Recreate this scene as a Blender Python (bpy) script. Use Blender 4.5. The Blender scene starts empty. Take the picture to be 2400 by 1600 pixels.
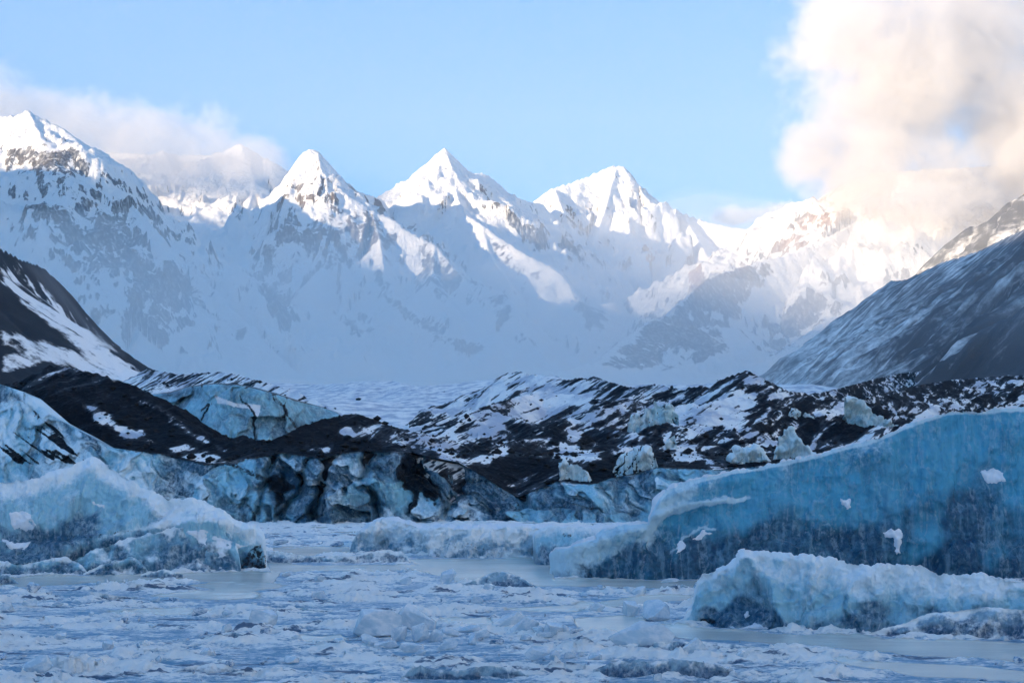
import bpy, math, numpy as np
from math import radians, sin, cos, pi

# ------------------------------------------------------------------ camera, sky, sun, exposure
F = 2400 * 50 / 36          # focal length in photo pixels (photo is 2400 x 1600)
H0 = 1080                   # photo row of the horizon
CAM = 6.0                   # eye height above the lake (m)
sc = bpy.context.scene
C = sc.collection
cam_d = bpy.data.cameras.new('camera')
cam_d.lens = 50; cam_d.sensor_width = 36
cam_d.shift_y = (H0 - 800) / 2400
cam_d.clip_start = 0.5; cam_d.clip_end = 60000
cam = bpy.data.objects.new('camera', cam_d); C.objects.link(cam)
cam.location = (0, 0, CAM); cam.rotation_euler = (pi / 2, 0, 0)
sc.camera = cam

SUN_EL = radians(11)
SUN_AZ = math.atan2(-0.82, -0.57)      # direction towards the sun: left and behind the camera (x, y)
w = bpy.data.worlds.new('World'); sc.world = w; w.use_nodes = True
nt = w.node_tree; nt.nodes.clear()
sky = nt.nodes.new('ShaderNodeTexSky'); sky.sky_type = 'NISHITA'; sky.sun_disc = False
sky.sun_elevation = SUN_EL; sky.sun_rotation = SUN_AZ
sky.altitude = 3800; sky.air_density = 1.0; sky.dust_density = 2.0; sky.ozone_density = 2.0
hs = nt.nodes.new('ShaderNodeHueSaturation'); hs.inputs['Saturation'].default_value = 2.7; hs.inputs['Hue'].default_value = .511
bg = nt.nodes.new('ShaderNodeBackground'); bg.inputs[1].default_value = 0.15
wo = nt.nodes.new('ShaderNodeOutputWorld')
# tone curve on the whole sky: the photograph's sky is veiled, so zenith and horizon differ less than in clear air
k1 = nt.nodes.new('ShaderNodeVectorMath'); k1.operation = 'SCALE'; k1.inputs['Scale'].default_value = .35
gm = nt.nodes.new('ShaderNodeGamma'); gm.inputs[1].default_value = .32
k2 = nt.nodes.new('ShaderNodeVectorMath'); k2.operation = 'SCALE'; k2.inputs['Scale'].default_value = 2.25
for a_, b_ in ((sky.outputs[0], k1.inputs[0]), (k1.outputs[0], gm.inputs[0]), (gm.outputs[0], k2.inputs[0]), (k2.outputs[0], hs.inputs['Color']), (hs.outputs[0], bg.inputs[0])): nt.links.new(a_, b_)
nt.links.new(bg.outputs[0], wo.inputs[0])
sun_d = bpy.data.lights.new('sun', 'SUN'); sun_d.energy = 4.6; sun_d.angle = radians(0.53); sun_d.color = (1, .79, .54)
sun = bpy.data.objects.new('sun', sun_d); C.objects.link(sun)
from mathutils import Vector
sdir = Vector((sin(SUN_AZ) * cos(SUN_EL), cos(SUN_AZ) * cos(SUN_EL), sin(SUN_EL)))
sun.rotation_euler = sdir.to_track_quat('Z', 'Y').to_euler()
sun.location = (-200, -200, 300)
vs = sc.view_settings
vs.view_transform = 'Standard'; vs.look = 'None'; vs.exposure = 1.62; vs.gamma = 1; vs.use_curve_mapping = False
sc.cycles.use_denoising = True
sc.cycles.max_bounces = 6; sc.cycles.diffuse_bounces = 3; sc.cycles.glossy_bounces = 3
sc.cycles.transmission_bounces = 5; sc.cycles.volume_bounces = 3; sc.cycles.use_adaptive_sampling = True; sc.cycles.adaptive_threshold = .03; sc.cycles.volume_step_rate = .45; sc.cycles.volume_max_steps = 128; sc.cycles.transparent_max_bounces = 12

# ------------------------------------------------------------------ numpy noise
rs = np.random.RandomState(11)
PERM = np.tile(rs.permutation(256), 3).astype(np.int32)
GR = rs.normal(size=(256, 3)); GR /= np.linalg.norm(GR, axis=1)[:, None]; GR = GR.astype(np.float32)
def pn(x, y, z=0.0):
    x, y, z = np.broadcast_arrays(np.asarray(x, np.float32), np.asarray(y, np.float32), np.asarray(z, np.float32))
    xi = np.floor(x).astype(np.int32); yi = np.floor(y).astype(np.int32); zi = np.floor(z).astype(np.int32)
    fx, fy, fz = x - xi, y - yi, z - zi
    ux = fx * fx * fx * (fx * (fx * 6 - 15) + 10); uy = fy * fy * fy * (fy * (fy * 6 - 15) + 10); uz = fz * fz * fz * (fz * (fz * 6 - 15) + 10)
    out = 0
    for dx in (0, 1):
        wx = ux if dx else 1 - ux; a = PERM[(xi + dx) & 255]
        for dy in (0, 1):
            wy = wx * (uy if dy else 1 - uy); b = PERM[a + ((yi + dy) & 255)]
            for dz in (0, 1):
                g = GR[PERM[b + ((zi + dz) & 255)]]
                out = out + wy * (uz if dz else 1 - uz) * (g[..., 0] * (fx - dx) + g[..., 1] * (fy - dy) + g[..., 2] * (fz - dz))
    return out * 1.5
def fbm(x, y, z=0.0, o=4, g=.5):
    r = 0; a = 1
    for i in range(o):
        r = r + a * pn(x + 17.3 * i, y - 9.1 * i, z + 5.7 * i); a *= g; x = x * 2.03; y = y * 2.03; z = z * 2.03
    return r
def rid(x, y, z=0.0, o=4, g=.5):
    r = 0; a = 1
    for i in range(o):
        r = r + a * (1 - 2 * np.abs(pn(x + 7.7 * i, y + 3.1 * i, z - 4.3 * i))); a *= g; x = x * 2.07; y = y * 2.07; z = z * 2.07
    return r
def cells(x, y, seed=0):
    """fractured facets: (offset + random tilt) of the nearest 2-D cell, and distance to the cell border"""
    r = np.random.RandomState(seed); T = r.rand(4096, 6).astype(np.float32)
    xi = np.floor(x).astype(np.int64); yi = np.floor(y).astype(np.int64)
    d1 = np.full(x.shape, 9., np.float32); d2 = d1.copy(); val = np.zeros(x.shape, np.float32)
    for i in (-1, 0, 1):
        for j in (-1, 0, 1):
            k = ((xi + i) * 73 + (yi + j) * 1319) & 4095
            px = xi + i + .5 + .8 * (T[k, 0] - .5); py = yi + j + .5 + .8 * (T[k, 1] - .5)
            dx = x - px; dy = y - py; d = np.sqrt(dx * dx + dy * dy)
            v = (T[k, 2] - .5) + (T[k, 3] - .5) * 1.6 * dx + (T[k, 4] - .5) * 1.6 * dy
            near = d < d1
            d2 = np.where(near, d1, np.minimum(d2, d)); val = np.where(near, v, val); d1 = np.where(near, d, d1)
    return val, d2 - d1
def ss(a, b, x):
    t = np.clip((x - a) / (b - a), 0, 1); return t * t * (3 - 2 * t)
def poly(u, v, pts, soft=8.):
    """soft inside mask of a polygon traced in photo pixels"""
    p = np.array(pts, float); out = np.zeros(u.shape, np.float32)
    m = (u > p[:, 0].min() - soft) & (u < p[:, 0].max() + soft) & (v > p[:, 1].min() - soft) & (v < p[:, 1].max() + soft)
    if not m.any(): return out
    x, y = u[m], v[m]; ins = np.zeros(x.shape, bool); dm = np.full(x.shape, 1e9)
    for (x0, y0), (x1, y1) in zip(p, np.roll(p, -1, 0)):
        c = (y0 > y) != (y1 > y)
        ins ^= c & (x < (x1 - x0) * (y - y0) / (y1 - y0 + 1e-9) + x0)
        ex, ey = x1 - x0, y1 - y0
        t = np.clip(((x - x0) * ex + (y - y0) * ey) / (ex * ex + ey * ey + 1e-9), 0, 1)
        dm = np.minimum(dm, np.hypot(x - x0 - t * ex, y - y0 - t * ey))
    out[m] = ss(-soft, soft, np.where(ins, dm, -dm))
    return out
def stroke(u, v, pts, width):
    p = np.array(pts, float); dm = np.full(u.shape, 1e9)
    m = (u > p[:, 0].min() - 3 * width) & (u < p[:, 0].max() + 3 * width) & (v > p[:, 1].min() - 3 * width) & (v < p[:, 1].max() + 3 * width)
    out = np.zeros(u.shape, np.float32)
    if not m.any(): return out
    x, y = u[m], v[m]; dm = np.full(x.shape, 1e9)
    for (x0, y0), (x1, y1) in zip(p[:-1], p[1:]):
        ex, ey = x1 - x0, y1 - y0
        t = np.clip(((x - x0) * ex + (y - y0) * ey) / (ex * ex + ey * ey + 1e-9), 0, 1)
        dm = np.minimum(dm, np.hypot(x - x0 - t * ex, y - y0 - t * ey))
    out[m] = np.exp(-(dm / width) ** 2)
    return out
def to_px(V):
    return 1200 + V[..., 0] / V[..., 1] * F, H0 - (V[..., 2] - CAM) / V[..., 1] * F
def P(px, py, Y): return ((px - 1200) / F * Y, Y, CAM + (H0 - py) / F * Y)

# ------------------------------------------------------------------ mesh helpers
def mesh_obj(name, V, Fc, mat, attrs=None, smooth=True, parent=None):
    V = np.asarray(V, np.float32).reshape(-1, 3); Fc = np.asarray(Fc, np.int32)
    me = bpy.data.meshes.new(name)
    me.vertices.add(len(V)); me.vertices.foreach_set('co', V.ravel())
    n = Fc.shape[1]
    me.loops.add(Fc.size); me.loops.foreach_set('vertex_index', Fc.ravel())
    me.polygons.add(len(Fc)); me.polygons.foreach_set('loop_start', np.arange(0, Fc.size, n, dtype=np.int32))
    me.polygons.foreach_set('use_smooth', np.full(len(Fc), smooth))
    for k, a in (attrs or {}).items():
        at = me.attributes.new(k, 'FLOAT', 'POINT'); at.data.foreach_set('value', np.asarray(a, np.float32).ravel())
    me.update(); me.validate()
    me.materials.append(mat)
    o = bpy.data.objects.new(name, me); C.objects.link(o)
    if parent: o.parent = parent
    return o
def grid_faces(nr, nc, flip=False):
    i = np.arange(nr * nc).reshape(nr, nc)
    a, b, c, d = i[:-1, :-1], i[:-1, 1:], i[1:, 1:], i[1:, :-1]
    q = np.stack([a, b, c, d] if not flip else [a, d, c, b], -1)
    return q.reshape(-1, 4)
def grid_normals(V):
    du = np.gradient(V, axis=1); dv = np.gradient(V, axis=0)
    n = np.cross(du, dv); return n / (np.linalg.norm(n, axis=-1, keepdims=True) + 1e-9)
def struct(o): o['kind'] = 'structure'; return o
def tag(o, label, cat, group=None):
    o['label'] = label; o['category'] = cat
    if group: o['group'] = group
    return o

# ------------------------------------------------------------------ material helpers
class NT:
    def __init__(s, name):
        s.m = bpy.data.materials.new(name); s.m.use_nodes = True; s.t = s.m.node_tree; s.t.nodes.clear()
        s.out = s.n('ShaderNodeOutputMaterial')
    def n(s, typ, **kw):
        x = s.t.nodes.new(typ)
        for k, v in kw.items(): setattr(x, k, v)
        return x
    def set(s, sock, v):
        if isinstance(v, bpy.types.NodeSocket): s.t.links.new(v, sock)
        else: sock.default_value = v
    def math(s, op, a, b=0.0, c=0.0, clamp=False):
        x = s.n('ShaderNodeMath', operation=op, use_clamp=clamp)
        for i, v in enumerate((a, b, c)): s.set(x.inputs[i], v)
        return x.outputs[0]
    def vmath(s, op, a, b=(0, 0, 0)):
        x = s.n('ShaderNodeVectorMath', operation=op); s.set(x.inputs[0], a); s.set(x.inputs[1], b)
        return x.outputs['Value'] if op in ('LENGTH', 'DOT_PRODUCT', 'DISTANCE') else x.outputs[0]
    def attr(s, name): return s.n('ShaderNodeAttribute', attribute_name=name).outputs['Fac']
    def pos(s): return s.n('ShaderNodeNewGeometry').outputs['Position']
    def obj(s): return s.n('ShaderNodeTexCoord').outputs['Object']
    def mapping(s, v, scale=(1, 1, 1), rot=(0, 0, 0), loc=(0, 0, 0)):
        x = s.n('ShaderNodeMapping'); s.set(x.inputs[0], v)
        x.inputs['Scale'].default_value = scale; x.inputs['Rotation'].default_value = rot; x.inputs['Location'].default_value = loc
        return x.outputs[0]
    def noise(s, v, scale=1., detail=5., rough=.55, dist=0., typ='FBM'):
        x = s.n('ShaderNodeTexNoise', noise_type=typ); s.set(x.inputs['Vector'], v)
        x.inputs['Scale'].default_value = scale; x.inputs['Detail'].default_value = detail
        x.inputs['Roughness'].default_value = rough; x.inputs['Distortion'].default_value = dist
        return x.outputs['Fac']
    def vor(s, v, scale=1., feature='F1', out='Distance'):
        x = s.n('ShaderNodeTexVoronoi', feature=feature); s.set(x.inputs['Vector'], v); x.inputs['Scale'].default_value = scale
        return x.outputs[out]
    def ramp(s, a, lo, hi, smooth=True):
        x = s.n('ShaderNodeMapRange', interpolation_type='SMOOTHSTEP' if smooth else 'LINEAR'); s.set(x.inputs[0], a)
        s.set(x.inputs[1], lo); s.set(x.inputs[2], hi); return x.outputs[0]
    def mix(s, f, a, b):
        x = s.n('ShaderNodeMix', data_type='RGBA'); s.set(x.inputs[0], f)
        for i, v in ((6, a), (7, b)):
            s.set(x.inputs[i], v if isinstance(v, bpy.types.NodeSocket) else (*v, 1))
        return x.outputs[2]
    def bump(s, h, strength=.5, dist=1., normal=None):
        x = s.n('ShaderNodeBump'); s.set(x.inputs['Height'], h); x.inputs['Strength'].default_value = strength; x.inputs['Distance'].default_value = dist
        if normal is not None: s.set(x.inputs['Normal'], normal)
        return x.outputs[0]
    def bsdf(s, color, rough=.6, normal=None, spec=.5, **kw):
        b = s.n('ShaderNodeBsdfPrincipled'); s.set(b.inputs['Base Color'], color if isinstance(color, bpy.types.NodeSocket) else (*color, 1))
        s.set(b.inputs['Roughness'], rough); s.set(b.inputs['Specular IOR Level'], spec)
        if normal is not None: s.set(b.inputs['Normal'], normal)
        for k, v in kw.items(): s.set(b.inputs[k], v)
        s.t.links.new(b.outputs[0], s.out.inputs['Surface']); return b

SNOW = (.94, .91, .87)
def mat_mountain():
    m = NT('mountain_snow_and_rock'); p = m.pos(); rk = m.attr('rock')
    n1 = m.noise(p, 1 / 110, 8, .66, .4); n2 = m.noise(m.mapping(p, (1, 1, .30)), 1 / 26, 7, .68, .8)
    v = m.math('ADD', rk, m.math('ADD', m.math('MULTIPLY', m.math('SUBTRACT', n1, .5), 1.7), m.math('MULTIPLY', m.math('SUBTRACT', n2, .5), 1.9)))
    f = m.ramp(v, .46, .56)
    rc = m.mix(m.ramp(m.noise(p, 1 / 160, 3), .42, .62), (.055, .063, .082), (.10, .088, .08))
    rc = m.mix(m.attr('rust'), rc, (.36, .15, .06))
    rc = m.mix(m.math('MULTIPLY', m.ramp(m.noise(m.mapping(p, (1, 1, .25)), 1 / 9, 6, .7), .46, .68), .6), rc, SNOW)
    col = m.mix(f, SNOW, rc)
    b = m.bump(m.math('ADD', n2, m.math('MULTIPLY', n1, 2)), .8, 22)
    m.bsdf(col, .75, b, .25); return m.m
def mat_slope():
    """valley walls: dark scree with wind-blown snow streaks lying along the fall line (attribute gives their direction coordinate)"""
    m = NT('valley_scree'); p = m.pos(); a = m.attr('across'); dn = m.attr('down'); sn = m.attr('snow'); lt = m.attr('light')
    cv = m.n('ShaderNodeCombineXYZ'); m.set(cv.inputs[0], m.math('MULTIPLY', a, 1 / 5.)); m.set(cv.inputs[1], m.math('MULTIPLY', dn, 1 / 34)); 
    n1 = m.noise(cv.outputs[0], .55, 4, .6, .4); n2 = m.noise(p, 1 / 13, 9, .70)
    v = m.math('ADD', sn, m.math('ADD', m.math('MULTIPLY', m.math('SUBTRACT', n1, .5), 1.5), m.math('MULTIPLY', m.math('SUBTRACT', n2, .5), 1.5)))
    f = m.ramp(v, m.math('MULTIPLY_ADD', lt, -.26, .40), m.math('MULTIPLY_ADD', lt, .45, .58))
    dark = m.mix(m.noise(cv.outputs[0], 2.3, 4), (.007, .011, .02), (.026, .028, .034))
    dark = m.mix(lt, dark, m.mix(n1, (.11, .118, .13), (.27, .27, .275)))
    col = m.mix(f, dark, SNOW)
    b = m.bump(m.math('ADD', n2, n1), .6, 2.5)
    m.bsdf(col, .85, b, .2); return m.m
def mat_moraine():
    m = NT('moraine_debris'); p = m.pos(); sn = m.attr('snow'); tl = m.attr('streak')
    # snow lies in slanting wind-drift patches
    q = m.mapping(p, (1, .55, 1), (0, radians(30), 0)); q = m.mapping(q, (1 / 8, 1 / 5.5, 1 / 1.25))
    n1 = m.noise(q, 1, 7, .62, .5); n2 = m.noise(p, 1 / 1.3, 5, .6); n3 = m.noise(p, 1 / 6, 3)
    v = m.math('ADD', sn, m.math('ADD', m.math('MULTIPLY', m.math('SUBTRACT', n1, .5), m.math('MULTIPLY_ADD', tl, 1.7, .7)), m.math('MULTIPLY', m.math('SUBTRACT', n2, .5), .6)))
    v = m.math('ADD', v, m.math('MULTIPLY', m.math('SUBTRACT', m.noise(p, 1 / 34, 3), .5), 1.1))
    f = m.ramp(v, .46, .55)
    st = m.vor(p, 1.6); st2 = m.vor(p, .55)
    dark = m.mix(m.noise(p, 1 / 14, 4), (.003, .005, .010), (.010, .0105, .014))
    dark = m.mix(m.math('MULTIPLY', m.ramp(m.noise(p, 2.6, 3, .6), .62, .72), .30), dark, (.12, .13, .15))
    dark = m.mix(m.math('MULTIPLY', m.ramp(v, .18, .50), .09), dark, (.55, .60, .68))
    wn = m.mix(m.ramp(n3, .4, .65), SNOW, (.50, .53, .60))
    col = m.mix(m.attr('ice'), m.mix(f, dark, wn), (.25, .5, .66))
    h = m.math('ADD', m.math('MULTIPLY', st, .5), m.math('ADD', st2, n2))
    m.bsdf(col, .85, m.bump(h, .8, .5), .06); return m.m
def mat_snow():
    m = NT('glacier_snow'); p = m.pos(); n = m.noise(m.mapping(p, (1 / 9, 1 / 40, 1 / 4)), 1, 5, .55)
    m.bsdf(m.mix(n, (.66, .73, .82), SNOW), .7, m.bump(n, .4, 2), .3); return m.m
def mat_ice(name, clear, mid, frost=(.66, .76, .84), sc_=1., vert=1., dirtc=(.006, .009, .014), gloss=.3, contrast=1.):
    """glacier ice: clear blue ice, bubbly paler ice and frost, with thin pale seams; attributes: frost, deep, dirt, white"""
    m = NT(name); p = m.pos()
    fr = m.attr('frost'); dp = m.attr('deep'); di = m.attr('dirt'); wh = m.attr('white')
    a = m.noise(m.mapping(p, (1, 1, .6 / vert)), .45 * sc_, 6, .62, .5)
    b = m.noise(m.mapping(p, (1, 1, .9)), 3.2 * sc_, 8, .72, .25)
    c = m.noise(m.mapping(p, (1, 1, .22 / vert)), .5 * sc_, 5, .6, .6)
    seam = m.math('MULTIPLY', m.math('SUBTRACT', 1.0, m.ramp(m.math('ABSOLUTE', m.math('SUBTRACT', c, .5)), 0, .035)), m.ramp(b, .38, .62))
    col = m.mix(m.ramp(m.math('ADD', m.math('MULTIPLY', dp, 1.0), m.math('MULTIPLY', m.math('SUBTRACT', a, .5), 1.9 * contrast)), .1, .9), mid, clear)
    mot = m.ramp(m.math('ADD', b, m.math('MULTIPLY', m.math('SUBTRACT', a, .5), .6)), .40, .68)
    col = m.mix(m.math('MULTIPLY', mot, .36 * contrast), col, m.mix(.2, mid, frost))
    col = m.mix(m.math('MULTIPLY', seam, .30), col, frost)
    sv = m.noise(m.mapping(p, (2.6, 2.6, .20)), sc_, 6, .66, .25)
    col = m.mix(m.math('MULTIPLY', m.ramp(sv, .50, .70), .34), col, m.mix(.45, mid, frost))
    col = m.mix(m.math('MULTIPLY', m.ramp(sv, .48, .32), .30), col, clear)
    wv = m.n('ShaderNodeVectorMath', operation='MULTIPLY_ADD'); nz = m.n('ShaderNodeTexNoise'); m.set(nz.inputs['Vector'], p); nz.inputs['Scale'].default_value = .9 * sc_; nz.inputs['Detail'].default_value = 5
    m.set(wv.inputs[0], nz.outputs['Color']); wv.inputs[1].default_value = (1.6 / sc_,) * 3; m.set(wv.inputs[2], p)
    ck = m.vor(m.mapping(wv.outputs[0], (1, 1, .55)), .55 * sc_, 'DISTANCE_TO_EDGE')
    ck = m.math('MULTIPLY', m.math('SUBTRACT', 1., m.ramp(ck, 0, .022)), m.ramp(a, .42, .60))
    col = m.mix(m.math('MULTIPLY', ck, .14), col, frost)
    ff = m.ramp(m.math('ADD', fr, m.math('ADD', m.math('MULTIPLY', m.math('SUBTRACT', b, .5), .8), m.math('MULTIPLY', m.math('SUBTRACT', a, .5), 1.0))), .32, .82)
    col = m.mix(m.math('MULTIPLY', ff, .92), col, frost)
    col = m.mix(m.ramp(m.math('ADD', wh, m.math('MULTIPLY', m.math('SUBTRACT', b, .5), 1.6)), .45, .6), col, (.86, .87, .88))
    col = m.mix(m.ramp(m.math('ADD', di, m.math('MULTIPLY', m.math('SUBTRACT', b, .5), 1.1)), .45, .62), col, dirtc)
    h = m.math('ADD', m.math('MULTIPLY', a, .6), m.math('ADD', m.math('MULTIPLY', b, .35), m.math('MULTIPLY', m.math('ADD', seam, ck), .05)))
    rough = m.math('MULTIPLY_ADD', ff, .4, gloss)
    m.bsdf(col, rough, m.bump(h, .8, .6 / sc_), m.math('MULTIPLY_ADD', m.math('MINIMUM', di, 1.), -.4, .45)); return m.m
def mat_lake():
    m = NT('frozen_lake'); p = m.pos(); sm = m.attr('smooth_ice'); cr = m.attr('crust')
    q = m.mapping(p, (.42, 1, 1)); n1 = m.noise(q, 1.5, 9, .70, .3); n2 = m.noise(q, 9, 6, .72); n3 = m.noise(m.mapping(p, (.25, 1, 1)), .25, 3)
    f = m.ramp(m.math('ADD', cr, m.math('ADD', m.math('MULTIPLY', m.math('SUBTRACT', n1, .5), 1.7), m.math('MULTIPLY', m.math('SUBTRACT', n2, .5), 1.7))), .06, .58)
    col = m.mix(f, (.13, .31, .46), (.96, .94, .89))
    hollow_shade = m.ramp(m.noise(m.mapping(p, (.22, 1, 1)), 1.3, 7, .62, .2), .575, .63)  # lens-shaped shadows of small hollows, painted on as dark blue colour
    col = m.mix(m.math('MULTIPLY', hollow_shade, .92), col, (.018, .08, .17))
    sf = m.ramp(m.math('ADD', sm, m.math('MULTIPLY', m.math('SUBTRACT', n1, .5), .9)), .40, .62)
    smc = m.mix(m.ramp(n3, .35, .7), (.54, .56, .51), (.74, .72, .63))
    col = m.mix(sf, col, smc)
    rough = m.math('MULTIPLY_ADD', sf, -.32, .50)
    h = m.math('MULTIPLY', m.math('ADD', n1, m.math('MULTIPLY', n2, .45)), m.math('MULTIPLY_ADD', sf, -.93, 1.))
    m.bsdf(col, rough, m.bump(h, .8, .28), .5); return m.m
def mat_chunk(name, col, trans):
    m = NT(name); p = m.obj(); n = m.noise(p, 2.2, 5, .6, .6); n2 = m.noise(p, 9, 4, .6)
    c = m.mix(m.ramp(m.math('ADD', n, m.math('MULTIPLY', m.math('SUBTRACT', n2, .5), .5)), .35, .65), col, (.92, .95, .96))
    m.bsdf(c, m.math('MULTIPLY_ADD', n, .25, .06), m.bump(m.math('ADD', n, m.math('MULTIPLY', n2, .35)), .3, .12), .6, **{'Transmission Weight': trans, 'IOR': 1.31}); return m.m
def mat_rock():
    m = NT('dark_rock'); p = m.obj(); n = m.noise(p, 3, 5, .6)
    m.bsdf(m.mix(n, (.006, .007, .010), (.035, .033, .034)), .9, m.bump(n, .7, .3), .06); return m.m

# ------------------------------------------------------------------ terrain: ridge skeletons -> height fields
def ridge_field(X, Y, ridges, warp=0., wl=400.):
    sh = X.shape; X = X.ravel(); Y = Y.ravel()
    if warp:
        wx = fbm(X / wl, Y / wl, 3.3, 3) * warp; wy = fbm(X / wl, Y / wl, 8.8, 3) * warp
    else: wx = wy = np.zeros_like(X)
    Z = np.full(X.shape, -1e3); S = np.zeros(X.shape); D = np.full(X.shape, 1e4); I = np.full(X.shape, -1)
    acc = 0.
    for ri, (pts, s, s2, L) in enumerate(ridges):
        p = np.array([P(*q) for q in pts]); R = (p[:, 2].max() + 200) / max(s2, .12)
        R = min(R, 4500)
        for a, b in zip(p[:-1], p[1:]):
            ex, ey = b[0] - a[0], b[1] - a[1]; ln = math.hypot(ex, ey) + 1e-9
            m = np.nonzero((X > min(a[0], b[0]) - R) & (X < max(a[0], b[0]) + R) & (Y > min(a[1], b[1]) - R) & (Y < max(a[1], b[1]) + R))[0]
            x = X[m]; y = Y[m]
            t0 = ((x - a[0]) * ex + (y - a[1]) * ey) / ln ** 2; t = np.clip(t0, 0, 1)
            d0 = np.hypot(x - a[0] - t * ex, y - a[1] - t * ey)
            k = np.clip(d0 / (wl * .35), 0, 1)
            x = x + wx[m] * k; y = y + wy[m] * k
            t0 = ((x - a[0]) * ex + (y - a[1]) * ey) / ln ** 2; t = np.clip(t0, 0, 1)
            d = np.hypot(x - a[0] - t * ex, y - a[1] - t * ey)
            z = a[2] + t * (b[2] - a[2]) - ((s - s2) * L * (1 - np.exp(-d / L)) + s2 * d)
            g = z > Z[m]; mm = m[g]
            Z[mm] = z[g]; D[mm] = d[g]; S[mm] = acc + t[g] * ln; I[mm] = ri
            acc += ln
    return Z.reshape(sh), S.reshape(sh), D.reshape(sh), I.reshape(sh)
def fan(u0, u1, du, y0, y1, nr, margin=700, mdu=14):
    U = np.concatenate([np.arange(u0 - margin, u0, mdu), np.arange(u0, u1, du), np.arange(u1, u1 + margin + 1, mdu)]).astype(float)
    Yr = np.geomspace(y0, y1, nr)
    UU, YY = np.meshgrid(U, Yr); return UU, (UU - 1200) / F * YY, YY

def floor_z(Y): return np.interp(Y, [100, 140, 200, 300, 450, 700, 1000, 1500, 3000, 4000, 6000, 9000], [5, 6.0, 7, 11, 17, 30, 48, 74, 172, 250, 420, 700])

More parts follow.
